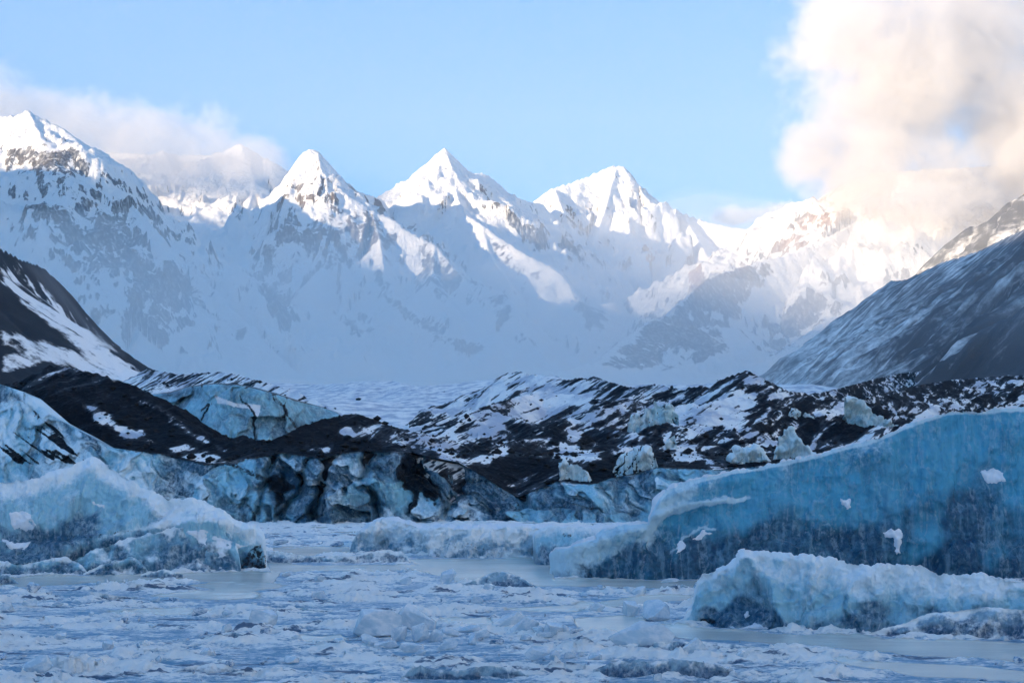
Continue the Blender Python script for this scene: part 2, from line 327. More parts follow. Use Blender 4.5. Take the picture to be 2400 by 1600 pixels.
# ---- far mountains
def build_mountains():
    R = [
     # left peak and its descending skyline
     ([(-700,420,5200),(-300,330,4800),(-60,292,4600),(0,272,4550),(30,268,4510),(65,258,4500),(100,275,4490),(150,300,4450),(190,350,4400),(215,385,4380),(265,435,4300),(300,470,4250),(360,530,4150),(420,600,4050),(470,650,3950),(540,720,3850),(600,780,3750),(650,835,3650)], 1.15, .62, 500),
     ([(68,262,4490),(96,322,4350),(130,420,4200),(170,520,4050),(210,620,3900),(300,720,3700),(330,800,3500)], 1.05, .6, 400),
     ([(0,275,4540),(-40,420,4300),(-20,560,4000),(60,660,3800),(100,760,3500)], 1.0, .6, 400),
     # snow dome behind the left cloud
     ([(-100,380,7000),(100,360,6800),(200,352,6600),(330,360,6500),(480,362,6400),(560,356,6350),(600,364,6300),(640,380,6200)], .75, .40, 700),
     ([(560,335,6280),(600,430,5900),(575,500,5600),(600,600,5000)], .6, .38, 500),
     ([(380,350,6400),(430,440,6000),(400,520,5600)], .6, .38, 500),
     # rock peak left of centre
     ([(630,490,5600),(655,455,5480),(675,410,5350),(700,368,5250),(716,350,5205),(730,345,5200),(745,352,5200),(765,380,5200),(800,428,5300),(850,450,5450),(900,468,5650)], 1.4, .85, 300),
     ([(742,353,5195),(752,400,5100),(790,437,5020),(820,457,5000),(870,490,4950),(920,510,4900),(950,535,4850),(990,555,4800),(1020,572,4750),(1060,622,4600),(1100,660,4480),(1180,685,4350),(1215,725,4250),(1240,795,4100),(1285,855,3950)], 1.15, .62, 350),
     ([(735,356,5190),(700,400,5100),(672,445,5000),(656,500,4900),(650,545,4800)], 1.7, .8, 250),
     ([(760,405,5080),(772,480,4900),(778,560,4750),(765,615,4650),(700,680,4400)], 1.2, .65, 300),
     ([(870,492,4940),(890,560,4750),(902,640,4550),(935,700,4400),(1000,765,4250),(1100,845,4000)], 1.1, .6, 300),
     ([(1020,572,4750),(1010,660,4500),(1080,730,4300),(1170,800,4100)], 1.0, .6, 300),
     # central pyramid
     ([(890,478,5850),(900,467,5900),(950,430,5950),(1000,386,6000),(1020,362,6000),(1042,346,6000),(1056,372,6020),(1074,400,6050),(1100,405,6150),(1130,404,6250),(1160,422,6350),(1200,458,6500),(1240,472,6700),(1270,476,6900)], 1.15, .62, 500),
     ([(1042,347,5995),(1060,395,5850),(1068,440,5720),(1075,470,5600),(1092,502,5500),(1130,527,5350),(1180,562,5200),(1230,592,5050),(1280,617,4950),(1312,637,4850),(1350,690,4700),(1400,740,4550)], 1.05, .62, 400),
     ([(1130,405,6240),(1180,480,6000),(1230,540,5800)], 1.1, .62, 300),
     ([(1130,527,5350),(1150,600,5100),(1200,670,4800)], 1.1, .62, 300),
     # right pyramid, saddle and the ridge into the right cloud
     ([(1255,474,7000),(1290,441,7100),(1340,426,7200),(1380,411,7300),(1420,393,7350),(1440,386,7400),(1462,388,7400),(1485,420,7350),(1512,457,7300),(1550,470,7300),(1600,497,7250),(1660,520,7150),(1720,533,6950),(1790,537,6650)], 1.1, .6, 600),
     ([(1790,537,6650),(1840,522,6300),(1880,490,5900),(1920,465,5600),(1970,432,5300)], 1.5, 1.0, 300),
     ([(1445,388,7390),(1430,440,7200),(1415,500,7000),(1390,570,6700),(1420,640,6300)], 1.2, .6, 300),
     ([(1485,422,7340),(1498,520,7000),(1530,600,6700),(1590,640,6400),(1650,690,5900)], 1.1, .6, 300),
     ([(1300,440,7090),(1330,520,6800),(1360,600,6500)], 1.2, .6, 300),
     ([(1600,500,7230),(1640,570,6800),(1680,640,6200)], 1.0, .6, 300),
     # right mountain under the cloud
     ([(1970,432,5300),(2040,405,5250)], 1.3, .9, 300),
     ([(2060,400,5200),(2100,400,5200),(2300,390,5200),(2700,360,5200),(3100,350,5200)], .60, .50, 900),
     ([(1970,434,5290),(1930,476,5200),(1890,520,5100),(1830,562,5000),(1795,585,4900)], 1.6, 1.1, 250),
     ([(2040,500,4900),(1960,545,4600),(1850,592,4400),(1760,618,4250),(1690,636,4100),(1650,656,4000),(1600,702,3850),(1560,737,3750),(1500,795,3600),(1440,850,3400)], 1.3, .9, 300),
     ([(1340,885,3000),(1390,860,3100),(1450,806,3300),(1530,745,3500),(1600,767,3500),(1680,764,3600),(1750,772,3700)], .75, .55, 300),
     ([(1960,740,3300),(1900,780,3100),(1820,845,2900)], .6, .5, 300),
    ]
    UU, X, Y = fan(-40, 2440, 3.4, 1150, 8600, 560)
    Z, S, D, I = ridge_field(X, Y, R, 130., 700.)
    base = floor_z(Y) + fbm(X / 300, Y / 300, 1.) * 14
    # snow flutes and gullies run down the fall line of each ridge
    fl = rid(S / 70, D / 900, 2.2, 4, .6); near = ss(10, 130, D)
    fine = rid(X / 130, Y / 130, Z / 200, 4, .55)
    sl = np.array([q[1] for q in R] + [1.])[I]; Z = Z + near * (fl - .8) * np.clip(D * .07, 0, 30) * ss(.5, 1.05, sl)
    big = rid(X / 520, Y / 520, Z / 900, 5, .55)
    Z = Z + ss(30, 450, D) * (big - .95) * 85 + ss(10, 120, D) * (fine - .9) * 17
    Z = Z + fbm(X / 30, Y / 30, Z / 60, 3) * 7 * ss(8, 70, D) + fbm(S / 25, D / 80, 4., 4) * 7
    k = 40.
    Z = np.maximum(Z, base) + k * np.exp(-np.abs(Z - base) / k) * .5
    V = np.stack([X, Y, Z], -1); u, v = to_px(V)
    n = grid_normals(V); steep = 1 - np.abs(n[..., 2])
    rock = -.34 + .75 * ss(.26, .60, steep) * ss(4, 40, Z - base) + .30 * (fbm(S / 45, D / 260, 6., 3)) + .28 * ss(.6, 1.3, fine) - .1
    rock = rock - .5 * ss(2300, 1700, u) * 0 - .35 * ss(60, 10, Z - base)
    def pt(pts, amt, soft=22):
        nonlocal rock
        rock = rock + (.72 + .45 * ss(560, 700, np.mean([q[1] for q in pts]))) * amt * poly(u, v, pts, soft * 1.5)
    pt([(20,360),(100,325),(190,370),(260,450),(300,480),(420,610),(520,720),(620,810),(560,800),(430,730),(300,640),(210,610),(150,600),(120,560),(60,480),(10,430)], .85, 26)
    pt([(160,620),(300,600),(420,640),(420,720),(300,700),(180,660)], .45)
    pt([(90,310),(150,305),(200,360),(150,370)], .35, 14)
    pt([(290,740),(370,720),(420,760),(380,790),(300,770)], .7)
    pt([(590,630),(680,640),(710,760),(650,760),(610,690)], .65)
    pt([(650,545),(648,480),(690,410),(740,360),(770,400),(850,460),(930,520),(960,620),(1010,700),(930,660),(880,600),(830,640),(760,640),(710,580)], .75, 16)
    pt([(960,560),(1030,580),(1100,660),(1200,690),(1240,800),(1280,850),(1200,780),(1130,740),(1000,690)], .6, 20)
    pt([(880,640),(930,700),(1010,750),(1100,800),(1250,850),(1120,850),(1010,790),(940,740),(890,690)], .85, 18)
    pt([(790,740),(860,735),(890,780),(830,790)], .75, 12)
    pt([(1090,410),(1150,420),(1240,540),(1180,520)], .3, 20)
    pt([(1150,540),(1240,620),(1340,680),(1300,690),(1220,670),(1140,580)], .7, 14)
    pt([(1290,480),(1400,500),(1430,600),(1390,570),(1330,530)], .45, 14)
    pt([(1340,690),(1420,720),(1440,790),(1370,770)], .75, 16)
    pt([(1500,540),(1540,560),(1560,640),(1520,630)], .5, 12)
    pt([(1610,600),(1670,610),(1640,690),(1600,660)], .6, 12)
    pt([(1780,600),(1850,535),(1960,425),(2020,480),(1930,560),(1840,590)], .75, 16)
    pt([(1500,800),(1560,735),(1640,660),(1760,615),(1800,640),(1740,720),(1640,790)], .58, 22)
    pt([(1640,660),(1760,612),(1880,560),(1900,600),(1800,680),(1700,720)], .3, 22)
    pt([(1760,640),(1900,560),(2060,480),(2200,480),(2150,560),(1900,680)], -.25, 30)
    pt([(1380,870),(1450,810),(1530,748),(1620,770),(1700,768),(1720,820),(1640,860),(1560,880)], .8, 14)
    pt([(1740,770),(1850,740),(1960,700),(1900,800),(1820,850),(1760,840)], .5, 30)
    rust = poly(u, v, [(1500,540),(1545,550),(1550,640),(1515,620)], 10) + poly(u, v, [(1600,590),(1660,600),(1640,690),(1600,670)], 12) * .6 + \
        poly(u, v, [(1690,620),(1760,600),(1740,640),(1700,650)], 12) * .4 + poly(u, v, [(1795,590),(1960,440),(2000,520),(1860,590)], 16) * .55 + poly(u, v, [(1880,575),(1910,575),(1905,595),(1885,595)], 8) + poly(u, v, [(650,500),(740,400),(960,560),(800,640)], 40) * .10
    o = mesh_obj('mountain_range', V, grid_faces(*X.shape), mat_mountain(), {'rock': rock, 'rust': np.clip(rust, 0, 1)})
    struct(o)
    # the high wall of mountains out of the frame on the left that keeps the valley in shade
    ys = np.linspace(-7000, 5600, 190); xs = np.linspace(-1500, 1900, 70)
    YY, TT = np.meshgrid(ys, xs, indexing='ij')
    xc = np.interp(YY, [-7000, 0, 2500, 5600], [-3900, -4100, -4200, -4400])
    zc = np.interp(YY, [-7000, -3000, -1500, -300, 700, 2600, 3300, 3900, 5600], [1230, 1290, 1330, 1450, 1580, 1560, 1680, 1740, 1740])
    zc = zc + fbm(YY / 600, YY * 0, 5.) * 70
    ZZ = zc - np.abs(TT) * np.where(TT > 0, 1.15, 1.25) + rid(TT / 400, YY / 400, 0, 4) * 60 * ss(0, 300, np.abs(TT))
    struct(mesh_obj('unseen_mountain_wall', np.stack([xc + TT, YY, ZZ], -1), grid_faces(*YY.shape), bpy.data.materials['mountain_snow_and_rock'],
                    {'rock': np.full(YY.shape, .1), 'rust': YY * 0}))

    # unseen flank added on the right to bounce warm sunlight into the shaded foreground
    ys = np.linspace(-6000, 1300, 120); YY, TT = np.meshgrid(ys, np.linspace(-1180, 900, 60), indexing='ij')
    zc = 1500 + fbm(YY / 700, YY * 0, 2.) * 120 - 250 * ss(600, 1300, YY)
    ZZ = zc - np.abs(TT) * 1.1 + (rid(TT / 400, YY / 400, 3., 4) - .9) * 60 * ss(0, 300, np.abs(TT))
    struct(mesh_obj('unseen_mountain_wall', np.stack([1700 + TT, YY, ZZ], -1), grid_faces(*YY.shape), bpy.data.materials['mountain_snow_and_rock'],
                    {'rock': np.full(YY.shape, -.5), 'rust': YY * 0}))

# ---- valley walls left and right (near, 300 - 2100 m)
def build_walls():
    mat = mat_slope()
    for side in (-1, 1):
        if side < 0:
            R = [([(-2500,-60,330),(-1400,250,450),(-600,405,600),(-200,520,780),(0,580,900),(50,606,920),(100,626,950),(150,672,1000),(200,742,1050),(260,802,1100),(290,828,1150),(340,862,1250)], 1.5, 1.25, 80),
                 ([(-700,380,480),(-300,520,520),(-100,590,545),(0,640,560),(60,675,580),(100,712,600),(200,788,650),(300,848,700),(350,864,740),(420,886,800)], .75, .6, 80)]
            UU, X, Y = fan(-30, 460, 2.6, 260, 1300, 330, 900, 16)
        else:
            R = [([(1830,885,2100),(1860,870,2000),(1910,835,1950),(1960,790,1900),(2020,735,1830),(2060,690,1780),(2088,657,1750),(2130,655,1700),(2208,614,1600),(2290,590,1480),(2340,565,1400),(2400,537,1300),(2600,430,1100),(2900,250,900),(3600,-200,600),(4600,-800,430)], .80, .72, 200),
                 ([(2190,625,2000),(2211,604,2000),(2240,560,2000),(2274,526,2000),(2300,527,2000),(2330,500,2000),(2363,470,2000),(2400,450,2000),(2600,330,2000),(2900,200,2000)], .95, .7, 200)]
            UU, X, Y = fan(1790, 2440, 2.6, 380, 2300, 420, 900, 16)
        Z, S, D, I = ridge_field(X, Y, R, 25., 160.)
        Z = Z + ss(5, 90, D) * (rid(S / 46, D / 300, 1.1 * side, 4, .6) - .8) * np.clip(D * .07, 0, 11) + fbm(X / 14, Y / 14, 0., 4) * 1.6 * ss(3, 30, D) + fbm(S / 12, D / 30, 7., 3) * 1.4
        fz = floor_z(Y) - 2
        keep = Z > fz - 14
        V = np.stack([X, Y, np.maximum(Z, fz - 14)], -1); u, v = to_px(V)
        if side < 0:
            sn = .08 + .45 * poly(u, v, [(0,620),(60,650),(180,760),(330,860),(250,850),(150,790),(60,720),(0,670)], 16) + .42 * poly(u, v, [(0,770),(120,800),(350,870),(300,905),(120,850),(0,880)], 16) + .25 * poly(u, v, [(0,580),(60,625),(160,700),(280,825),(210,800),(100,690),(0,610)], 10)
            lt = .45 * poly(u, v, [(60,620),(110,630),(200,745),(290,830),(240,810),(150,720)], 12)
            sn = sn - .18 * poly(u, v, [(40,600),(110,628),(200,742),(280,818),(240,800),(150,710)], 8)
        else:
            # snow dusting, thickened towards the far end to paint in its haze
            sn = .24 + .30 * ss(2350, 1900, u) + .3 * poly(u, v, [(2200,620),(2280,540),(2300,600),(2380,500),(2400,540),(2220,650)], 14) - .2 * ss(780, 900, v) * ss(2100, 2300, u)
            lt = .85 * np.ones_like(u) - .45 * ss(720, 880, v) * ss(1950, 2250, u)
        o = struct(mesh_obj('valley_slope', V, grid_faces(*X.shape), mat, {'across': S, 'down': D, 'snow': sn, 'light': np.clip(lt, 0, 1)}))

CLIFF_TOP = [(-700,880),(-200,880),(0,905),(60,925),(130,985),(200,1022),(254,1054),(320,1062),(384,1070),(440,1084),(482,1094),(522,1090),(560,1084),(594,1080),(640,1072),(670,1066),(700,1072),(750,1080),(790,1069),(858,1062),(910,1063),(960,1064),(1001,1075),(1040,1082),(1076,1089),(1124,1116),(1170,1145),(1209,1168),(1222,1168),(1260,1152),(1307,1133),(1345,1138),(1390,1140),(1431,1126),(1489,1114),(1540,1100),(1591,1103),(1676,1106),(1760,1100),(1900,1080),(2400,1040),(3100,1030)]
def cliff_y(u): return 139 + 3.0 * pn(u / 260., 3.3) + 9 * ss(250, -100, u) + 2.0 * pn(u / 90., 9.)
def cliff_lean(u): return 4 + 5 * ss(300, 0, u)
def cliff_top_z(u):
    yt = cliff_y(u) + cliff_lean(u)
    return CAM + (H0 - np.interp(u, *np.array(CLIFF_TOP).T)) / F * yt
def build_moraine():
    R = [
     ([(-500,900,230),(-100,925,200),(40,902,190),(80,880,186),(115,860,185),(180,868,185),(240,884,183),(290,900,181),(330,935,177),(380,968,172),(440,1003,166),(500,1037,160),(560,1057,155),(620,1066,150)], .75, .36, 12),
     ([(345,868,330),(420,880,300),(470,876,292),(505,874,288),(560,882,272),(640,905,256),(700,925,246),(780,962,236),(830,992,226),(870,1015,220)], .7, .45, 14),
     ([(640,1046,160),(700,1010,165),(760,988,170),(800,981,172),(840,976,175),(880,1000,175),(930,1030,172),(1000,1056,168),(1060,1080,160)], .55, .42, 12),
     ([(925,1045,200),(945,1030,204),(965,1024,205),(990,1038,205),(1020,1034,212),(1060,1005,216),(1100,978,220),(1140,962,226),(1200,985,220),(1260,1012,210),(1300,1030,200)], .6, .42, 14),
     ([(1182,878,355),(1215,871,350),(1240,880,345),(1262,878,342),(1290,888,336),(1330,892,330),(1370,886,322),(1395,885,318),(1440,900,310),(1490,912,302),(1530,904,295),(1560,906,290),(1600,916,285),(1625,908,282),(1645,905,280),(1660,915,278),(1690,892,270),(1720,880,267),(1745,871,265),(1770,880,265),(1800,897,266),(1850,920,272),(1900,926,300),(1960,915,350),(2030,895,420),(2100,878,480),(2180,868,540),(2350,880,560)], .72, .45, 25),
     ([(1105,968,240),(1140,955,255),(1190,940,270),(1260,922,285),(1340,925,280),(1420,942,264)], .6, .42, 14),
     ([(1090,1092,150),(1150,1062,162),(1220,1045,174),(1270,1030,180),(1300,1010,186),(1340,985,196),(1370,1000,193),(1400,1012,190),(1480,1021,185),(1530,1005,188),(1560,996,190),(1600,1010,190),(1640,1000,192),(1700,1020,186),(1760,1008,190),(1800,985,202),(1840,960,215),(1870,975,214),(1900,985,210),(2000,1000,206),(2080,1005,200),(2500,960,200)], .62, .40, 14),
     ([(1400,960,240),(1450,940,250),(1500,925,258),(1580,945,250),(1650,950,245),(1720,930,250),(1790,945,246),(1850,930,255),(1950,935,262),(2050,950,260)], .6, .36, 14),
     ([(1430,1075,160),(1480,1062,163),(1540,1050,166),(1600,1055,165),(1680,1062,164)], .55, .4, 10),
     ([(1560,1080,156),(1620,1040,170),(1680,1030,172),(1740,1045,168)], .55, .4, 10),
     ([(1950,960,260),(2050,930,300),(2150,905,350),(2250,890,380),(2400,880,390),(2700,860,390)], .45, .28, 30),
     ([(640,1062,148),(760,1045,152),(880,1040,153),(980,1052,152),(1060,1080,148)], .4, .4, 10),
     # the bare snow tongue and the faint snowy ridges further up the glacier
     ([(600,955,430),(700,945,440),(780,942,440),(830,937,450),(900,940,450),(960,948,440),(1010,957,425),(1070,968,400)], .16, .11, 60),
     ([(560,905,1080),(650,896,1050),(740,901,1000),(800,898,950),(860,892,920),(920,893,900),(960,906,860),(1040,901,840),(1100,894,830),(1180,886,820),(1300,880,800)], .28, .12, 60),
     ([(1450,905,700),(1520,900,700),(1600,902,690),(1680,898,680),(1900,900,650)], .25, .15, 60),
    ]
    U = np.concatenate([np.arange(-740, -40, 18), np.arange(-40, 2440, 3.0), np.arange(2440, 3141, 18)]).astype(float)
    e0 = cliff_y(U) + cliff_lean(U) + .8; rr = np.concatenate([[0], np.linspace(0, 1, 520)])[:, None]
    Y = e0[None] * (1250. / e0[None]) ** rr; UU = np.repeat(U[None], len(rr), 0); X = (UU - 1200) / F * Y
    Z, S, D, I = ridge_field(X, Y, R, 7., 28.)
    base = floor_z(Y)
    snowy = (I >= 12) | ((Z < base) & (Y > 330))
    snowy = snowy | ((Z < base + .6) & (Y > 222) & (UU > 690) & (UU < 1110))
    det = np.where(snowy, .16, 1.) * ss(330 * 4, 300, Y)
    Z = Z + ss(2, 14, D) * ((rid(X / 22, Y / 22, 1., 5, .55) - .95) * 2.2 + fbm(X / 6, Y / 6, 2., 3) * .9) * det + rid(X / 2.6, Y / 2.6, 5., 3) * .30 * det
    Z = Z + (rid(S / 9, D / 60, 3., 2) - .6) * .35 * det * ss(1, 8, D)
    k = 2.
    Z = np.maximum(Z, base) + k * np.exp(-np.abs(Z - base) / k) * .4
    # bowl in front of the inner ice cliff
    cy = cliff_y(UU); ct = cliff_top_z(UU)
    t = ss(.8, 13, Y - cy - cliff_lean(UU))
    Z = ct * (1 - t) + Z * t
    Z[0] = -4.
    V = np.stack([X, Y, Z], -1); u, v = to_px(V)
    # how much snow lies where, and how streaky
    sn = np.full(u.shape, .36); stv = np.full(u.shape, 1.0); u0, v0 = u, v
    u = u + 10 * fbm(X / 5, Y / 5, 3., 3); v = v + 7 * fbm(X / 5, Y / 5, 7., 3)
    def pt(pts, amt, soft=8):
        nonlocal sn
        sn = sn + amt * poly(u, v, pts, soft)
    left = ss(900, 760, u)
    sn = sn - .22 * left * ss(175, 205, Y * 0 + 200) * (Y < 215); stv = stv - .45 * left * (Y < 215)
    sn = np.where((Y > 215) & (u < 820), .52, sn)
    sn = np.where(snowy & (Y > 222), 1.6, sn)
    sn = np.where(((I == 13) | (I == 14)) & (Y > 600), 1.0, sn)
    pt([(1040,950),(1215,865),(1500,905),(1560,960),(1300,1000),(1060,990)], .17, 14)
    pt([(1080,1060),(1200,1000),(1340,985),(1280,1080),(1150,1150)], -.22, 14)
    for q in [[(305,925),(345,945),(420,985),(500,1040),(540,1052),(530,1060),(440,1020),(380,970)], [(395,1050),(440,1042),(515,1065),(535,1085),(480,1090),(420,1070)], [(280,1000),(340,1005),(360,1035),(310,1030)],
              [(190,945),(250,960),(330,1030),(300,1035),(220,985)], [(790,1005),(815,998),(830,1012),(805,1022)], [(720,1050),(780,1042),(770,1060),(715,1058)], [(540,1075),(590,1070),(600,1085),(560,1095)],
              [(1000,1030),(1030,1040),(1070,1085),(1040,1075)], [(1130,1010),(1180,1010),(1190,1030),(1150,1040)], [(1150,985),(1210,1020),(1180,1010)], [(1060,1075),(1200,1050),(1150,1090),(1090,1085)], [(1340,1008),(1365,1020),(1360,1040),(1335,1030)],
              [(1280,1050),(1330,1040),(1400,1065),(1410,1080),(1330,1075)], [(1430,1050),(1520,1045),(1500,1068),(1440,1068)], [(1555,1030),(1620,1050),(1650,1075),(1590,1078),(1555,1060)], [(1620,970),(1760,955),(1720,995),(1650,1000)],
              [(1685,935),(1770,930),(1760,955),(1690,950)], [(1745,872),(1800,900),(1750,905),(1735,890)], [(1790,920),(1830,912),(1860,930),(1800,935)], [(1700,925),(1770,920),(1765,938),(1690,935)], [(1880,975),(1930,940),(1990,940),(2000,980),(1940,975)],
              [(1215,872),(1270,880),(1290,895),(1220,895)], [(1300,920),(1370,900),(1340,930),(1280,945)], [(1350,930),(1390,925),(1380,955),(1340,950)], [(1200,960),(1260,925),(1290,930),(1240,965)], [(2130,960),(2210,950),(2230,985),(2150,990)], [(2060,1000),(2110,960),(2120,985)]]:
        pt(q, .42 if q[0][0] > 850 else .62, 9)
    ice = 0 * u
    struct(mesh_obj('moraine', V, grid_faces(*X.shape), mat_moraine(), {'snow': sn, 'streak': np.clip(stv, 0, 1), 'ice': np.clip(ice, 0, 1) * .9}))

# ------------------------------------------------------------------ ice cliffs
def relief_wall(name, us, top, bot, Yb, lean, mat, nr, disp, attrs_fn, sub=-.6):
    """a standing ice face: photo columns us, top and bottom heights z, plan line Yb(u), leaning back; disp(x, z) pushes it towards the viewer"""
    t = np.linspace(0, 1, nr)[:, None]
    U = np.repeat(us[None], nr, 0); Zm = bot[None] + (top - bot)[None] * t
    Ym = Yb(us)[None] + lean(us)[None] * t ** 1.3 * np.ones_like(U)
    X = (U - 1200) / F * Ym
    d = disp(X, Zm, U, t) * ss(0, .05, 1 - t) ** .5
    Y2 = Ym - d
    V = np.stack([(U - 1200) / F * Y2, Y2, Zm], -1)
    # lap back under the debris on top
    cap = V[-1].copy(); cap[:, 1] += 5; cap[:, 2] -= .5
    V = np.concatenate([V, cap[None]]); tt = np.concatenate([t, [[1.]]])
    u, v = to_px(V)
    at = attrs_fn(u, v, V, tt * np.ones_like(u))
    return mesh_obj(name, V, grid_faces(*u.shape), mat, at)

def build_cliffs():
    mat = mat_ice('glacier_cliff_ice', (.005, .052, .105), (.26, .57, .69), (.84, .94, .96), .8, 1.0)
    us = np.arange(-600, 3000, 2.2).astype(float)
    top = cliff_top_z(us) + .25
    def disp(X, Z, U, t):
        wx = X + 1.6 * fbm(X / 4, Z / 4, 5., 3) + .5 * Z; wz = Z + 1.3 * fbm(X / 3.5, Z / 3.5, 9., 3)
        s1, b1 = cells(wx / 7.5, wz / 6.0, 3); s2, b2 = cells(wx / 2.4, wz / 3.4, 5); s3, b3 = cells(wx / .9 + .3 * wz, wz / 1.1, 8)
        rough = ss(500, 640, U) * ss(1260, 1120, U) * .75 + .25
        d = s1 * 2.4 * rough + s2 * 1.3 * (rough * .7 + .3) + s3 * .38 + fbm(X / 1.4, Z / 1.4, 0., 4) * .45 + .5 * (rid(X / 5 + Z / 6, Z / 7, 2., 3) - .8)
        for c, wd, a, sl in ((752, 12, 3.4, 5.), (868, 9, 2.4, -3.), (1063, 12, 1.9, 7.), (1212, 14, 2.0, -8.), (620, 8, 1.6, 9.), (690, 8, 1.8, 8.)):
            cc = c + 34 * pn(Z / 4. + c, 1.7) + 10 * pn(Z / 1.1 + c, 6.) + (Z - 3) * sl
            d = d - a * np.exp(-((U - cc) / (wd * (1 + .8 * pn(Z / 1.5 + c, 3.)))) ** 2)
        d = d + 1.2 * np.exp(-(t / .22) ** 2) * ss(540, 620, U) * (.5 + .8 * pn(X / 3.2, 4.))
        col = np.sin(U / 7.5) * .25 * ss(1430, 1460, U) * ss(1620, 1590, U)
        return d + col
    def at(u, v, V, t):
        n = fbm(V[..., 0] / 5, V[..., 2] / 5, 0., 3)
        fr = .20 + .35 * ss(560, 300, u) + .2 * poly(u, v, [(900,1190),(1050,1150),(1130,1190),(1200,1225),(860,1240)], 14) + .2 * n
        dp = .55 + .35 * ss(560, 660, u) * ss(1260, 1150, u) - .3 * ss(500, 250, u) + .25 * n
        dirt = np.zeros_like(u)
        wx = V[..., 0] + 1.6 * fbm(V[..., 0] / 4, V[..., 2] / 4, 5., 3) + .5 * V[..., 2]; wz = V[..., 2] + 1.3 * fbm(V[..., 0] / 3.5, V[..., 2] / 3.5, 9., 3)
        f1, _ = cells(wx / 7.5, wz / 6.0, 3); f2, _ = cells(wx / 2.4, wz / 3.4, 5); f3, _ = cells(wx / .9 + .3 * wz, wz / 1.1, 8)
        dp = dp - .5 * f1 - .55 * f2 - .25 * f3; fr = fr + .35 * f2 + .25 * f3
        dirt = dirt + 1.1 * ss(.25, .9, fbm((wx * .9 - wz * .25) / 3.2, wz / 9., 2., 3)) * ss(560, 680, u) * ss(1140, 1000, u)
        # dirt bands slanting across the left slab
        st = rid((u * .62 - v * .80) / 26., (u + v) / 600., 4., 2) - .95
        st = st + .25 * fbm(u / 40, v / 40, 3., 3); dirt = dirt + .75 * ss(.05, .40, st) * poly(u, v, [(-300,880),(0,905),(130,985),(250,1056),(240,1090),(0,1090),(-300,1090)], 10)
        dirt = dirt + .6 * stroke(u, v, [(540,1085),(590,1110),(640,1130)], 12) + .55 * stroke(u, v, [(1209,1168),(1225,1210)], 6) + .6 * ss(.93, 1., t) * ss(250, 300, u)
        wh = .55 * poly(u, v, [(1300,1090),(1400,1095),(1390,1140),(1310,1140)], 8) + .45 * ss(.05, 0, t) * (.4 + n)
        return {'frost': fr, 'deep': dp, 'dirt': np.clip(dirt, 0, 1), 'white': wh}
    struct(relief_wall('glacier_cliff', us, top, np.full(us.shape, -.5), cliff_y, cliff_lean, mat, 110, disp, at))

    # inner ice cliff above the hollow
    us = np.arange(318, 812, 2.0)
    tp = np.interp(us, [318,345,400,440,500,560,600,650,700,750,790,812], [945,925,918,905,897,900,908,922,938,952,966,985])
    bt = np.interp(us, [318,345,400,430,480,530,580,640,700,750,790,812], [950,955,985,1005,1030,1048,1055,1050,1020,1000,985,990])
    Yw = lambda u: 212 + 12 * ss(560, 330, u) + 10 * ss(600, 812, u)
    z0 = CAM + (H0 - bt) / F * Yw(us) - 1.2; z1 = CAM + (H0 - tp) / F * (Yw(us) + 5)
    def disp2(X, Z, U, t):
        wx = X + 2.2 * fbm(X / 6, Z / 6, 5., 3); wz = Z + 2. * fbm(X / 6, Z / 6, 9., 3)
        s1, b1 = cells(wx / 8., wz / 12., 13); s2, b2 = cells(wx / 3., wz / 4., 15)
        d = s1 * 2.4 + s2 * .8 + fbm(X / 2.5, Z / 2.5, 0., 4) * .6
        return (d + 1.0) * ss(318, 345, U) * ss(812, 770, U)
    def at2(u, v, V, t):
        n = fbm(V[..., 0] / 6, V[..., 2] / 6, 2., 3); u = u + 9 * fbm(V[..., 0] / 3, V[..., 2] / 3, 4., 3); v = v + 6 * fbm(V[..., 0] / 3, V[..., 2] / 3, 8., 3)
        wx = V[..., 0] + 2.2 * fbm(V[..., 0] / 6, V[..., 2] / 6, 5., 3); wz = V[..., 2] + 2. * fbm(V[..., 0] / 6, V[..., 2] / 6, 9., 3)
        f1, e1 = cells(wx / 8., wz / 12., 13); f2, e2 = cells(wx / 3., wz / 4., 15); n = n * .7 - .9 * f1 - .5 * f2
        dirt = .7 * ss(.93, 1., t) + .7 * stroke(u, v, [(565,925),(590,965),(600,1040)], 5) + .6 * stroke(u, v, [(640,930),(668,960),(700,1010)], 7) + .7 * stroke(u, v, [(470,960),(485,950),(475,985)], 5) + .5 * stroke(u, v, [(340,935),(430,920),(410,970)], 7) + .35 * stroke(u, v, [(690,940),(760,985)], 12)
        wh = .9 * poly(u, v, [(495,925),(560,945),(610,950),(600,975),(580,960),(510,945)], 5) + .9 * poly(u, v, [(540,1040),(600,1030),(640,1040),(720,1000),(700,1030),(640,1060)], 6) + .8 * poly(u, v, [(318,940),(380,945),(440,1000),(420,1000),(350,960)], 6)
        dirt = dirt + .5 * ss(.05, .0, e1)
        return {'frost': .12 - .2 * n, 'deep': .5 + .5 * n, 'dirt': np.clip(dirt, 0, 1), 'white': wh}
    struct(relief_wall('glacier_cliff', us, z1, z0, Yw, lambda u: 5 + 0 * u, mat, 70, disp2, at2))

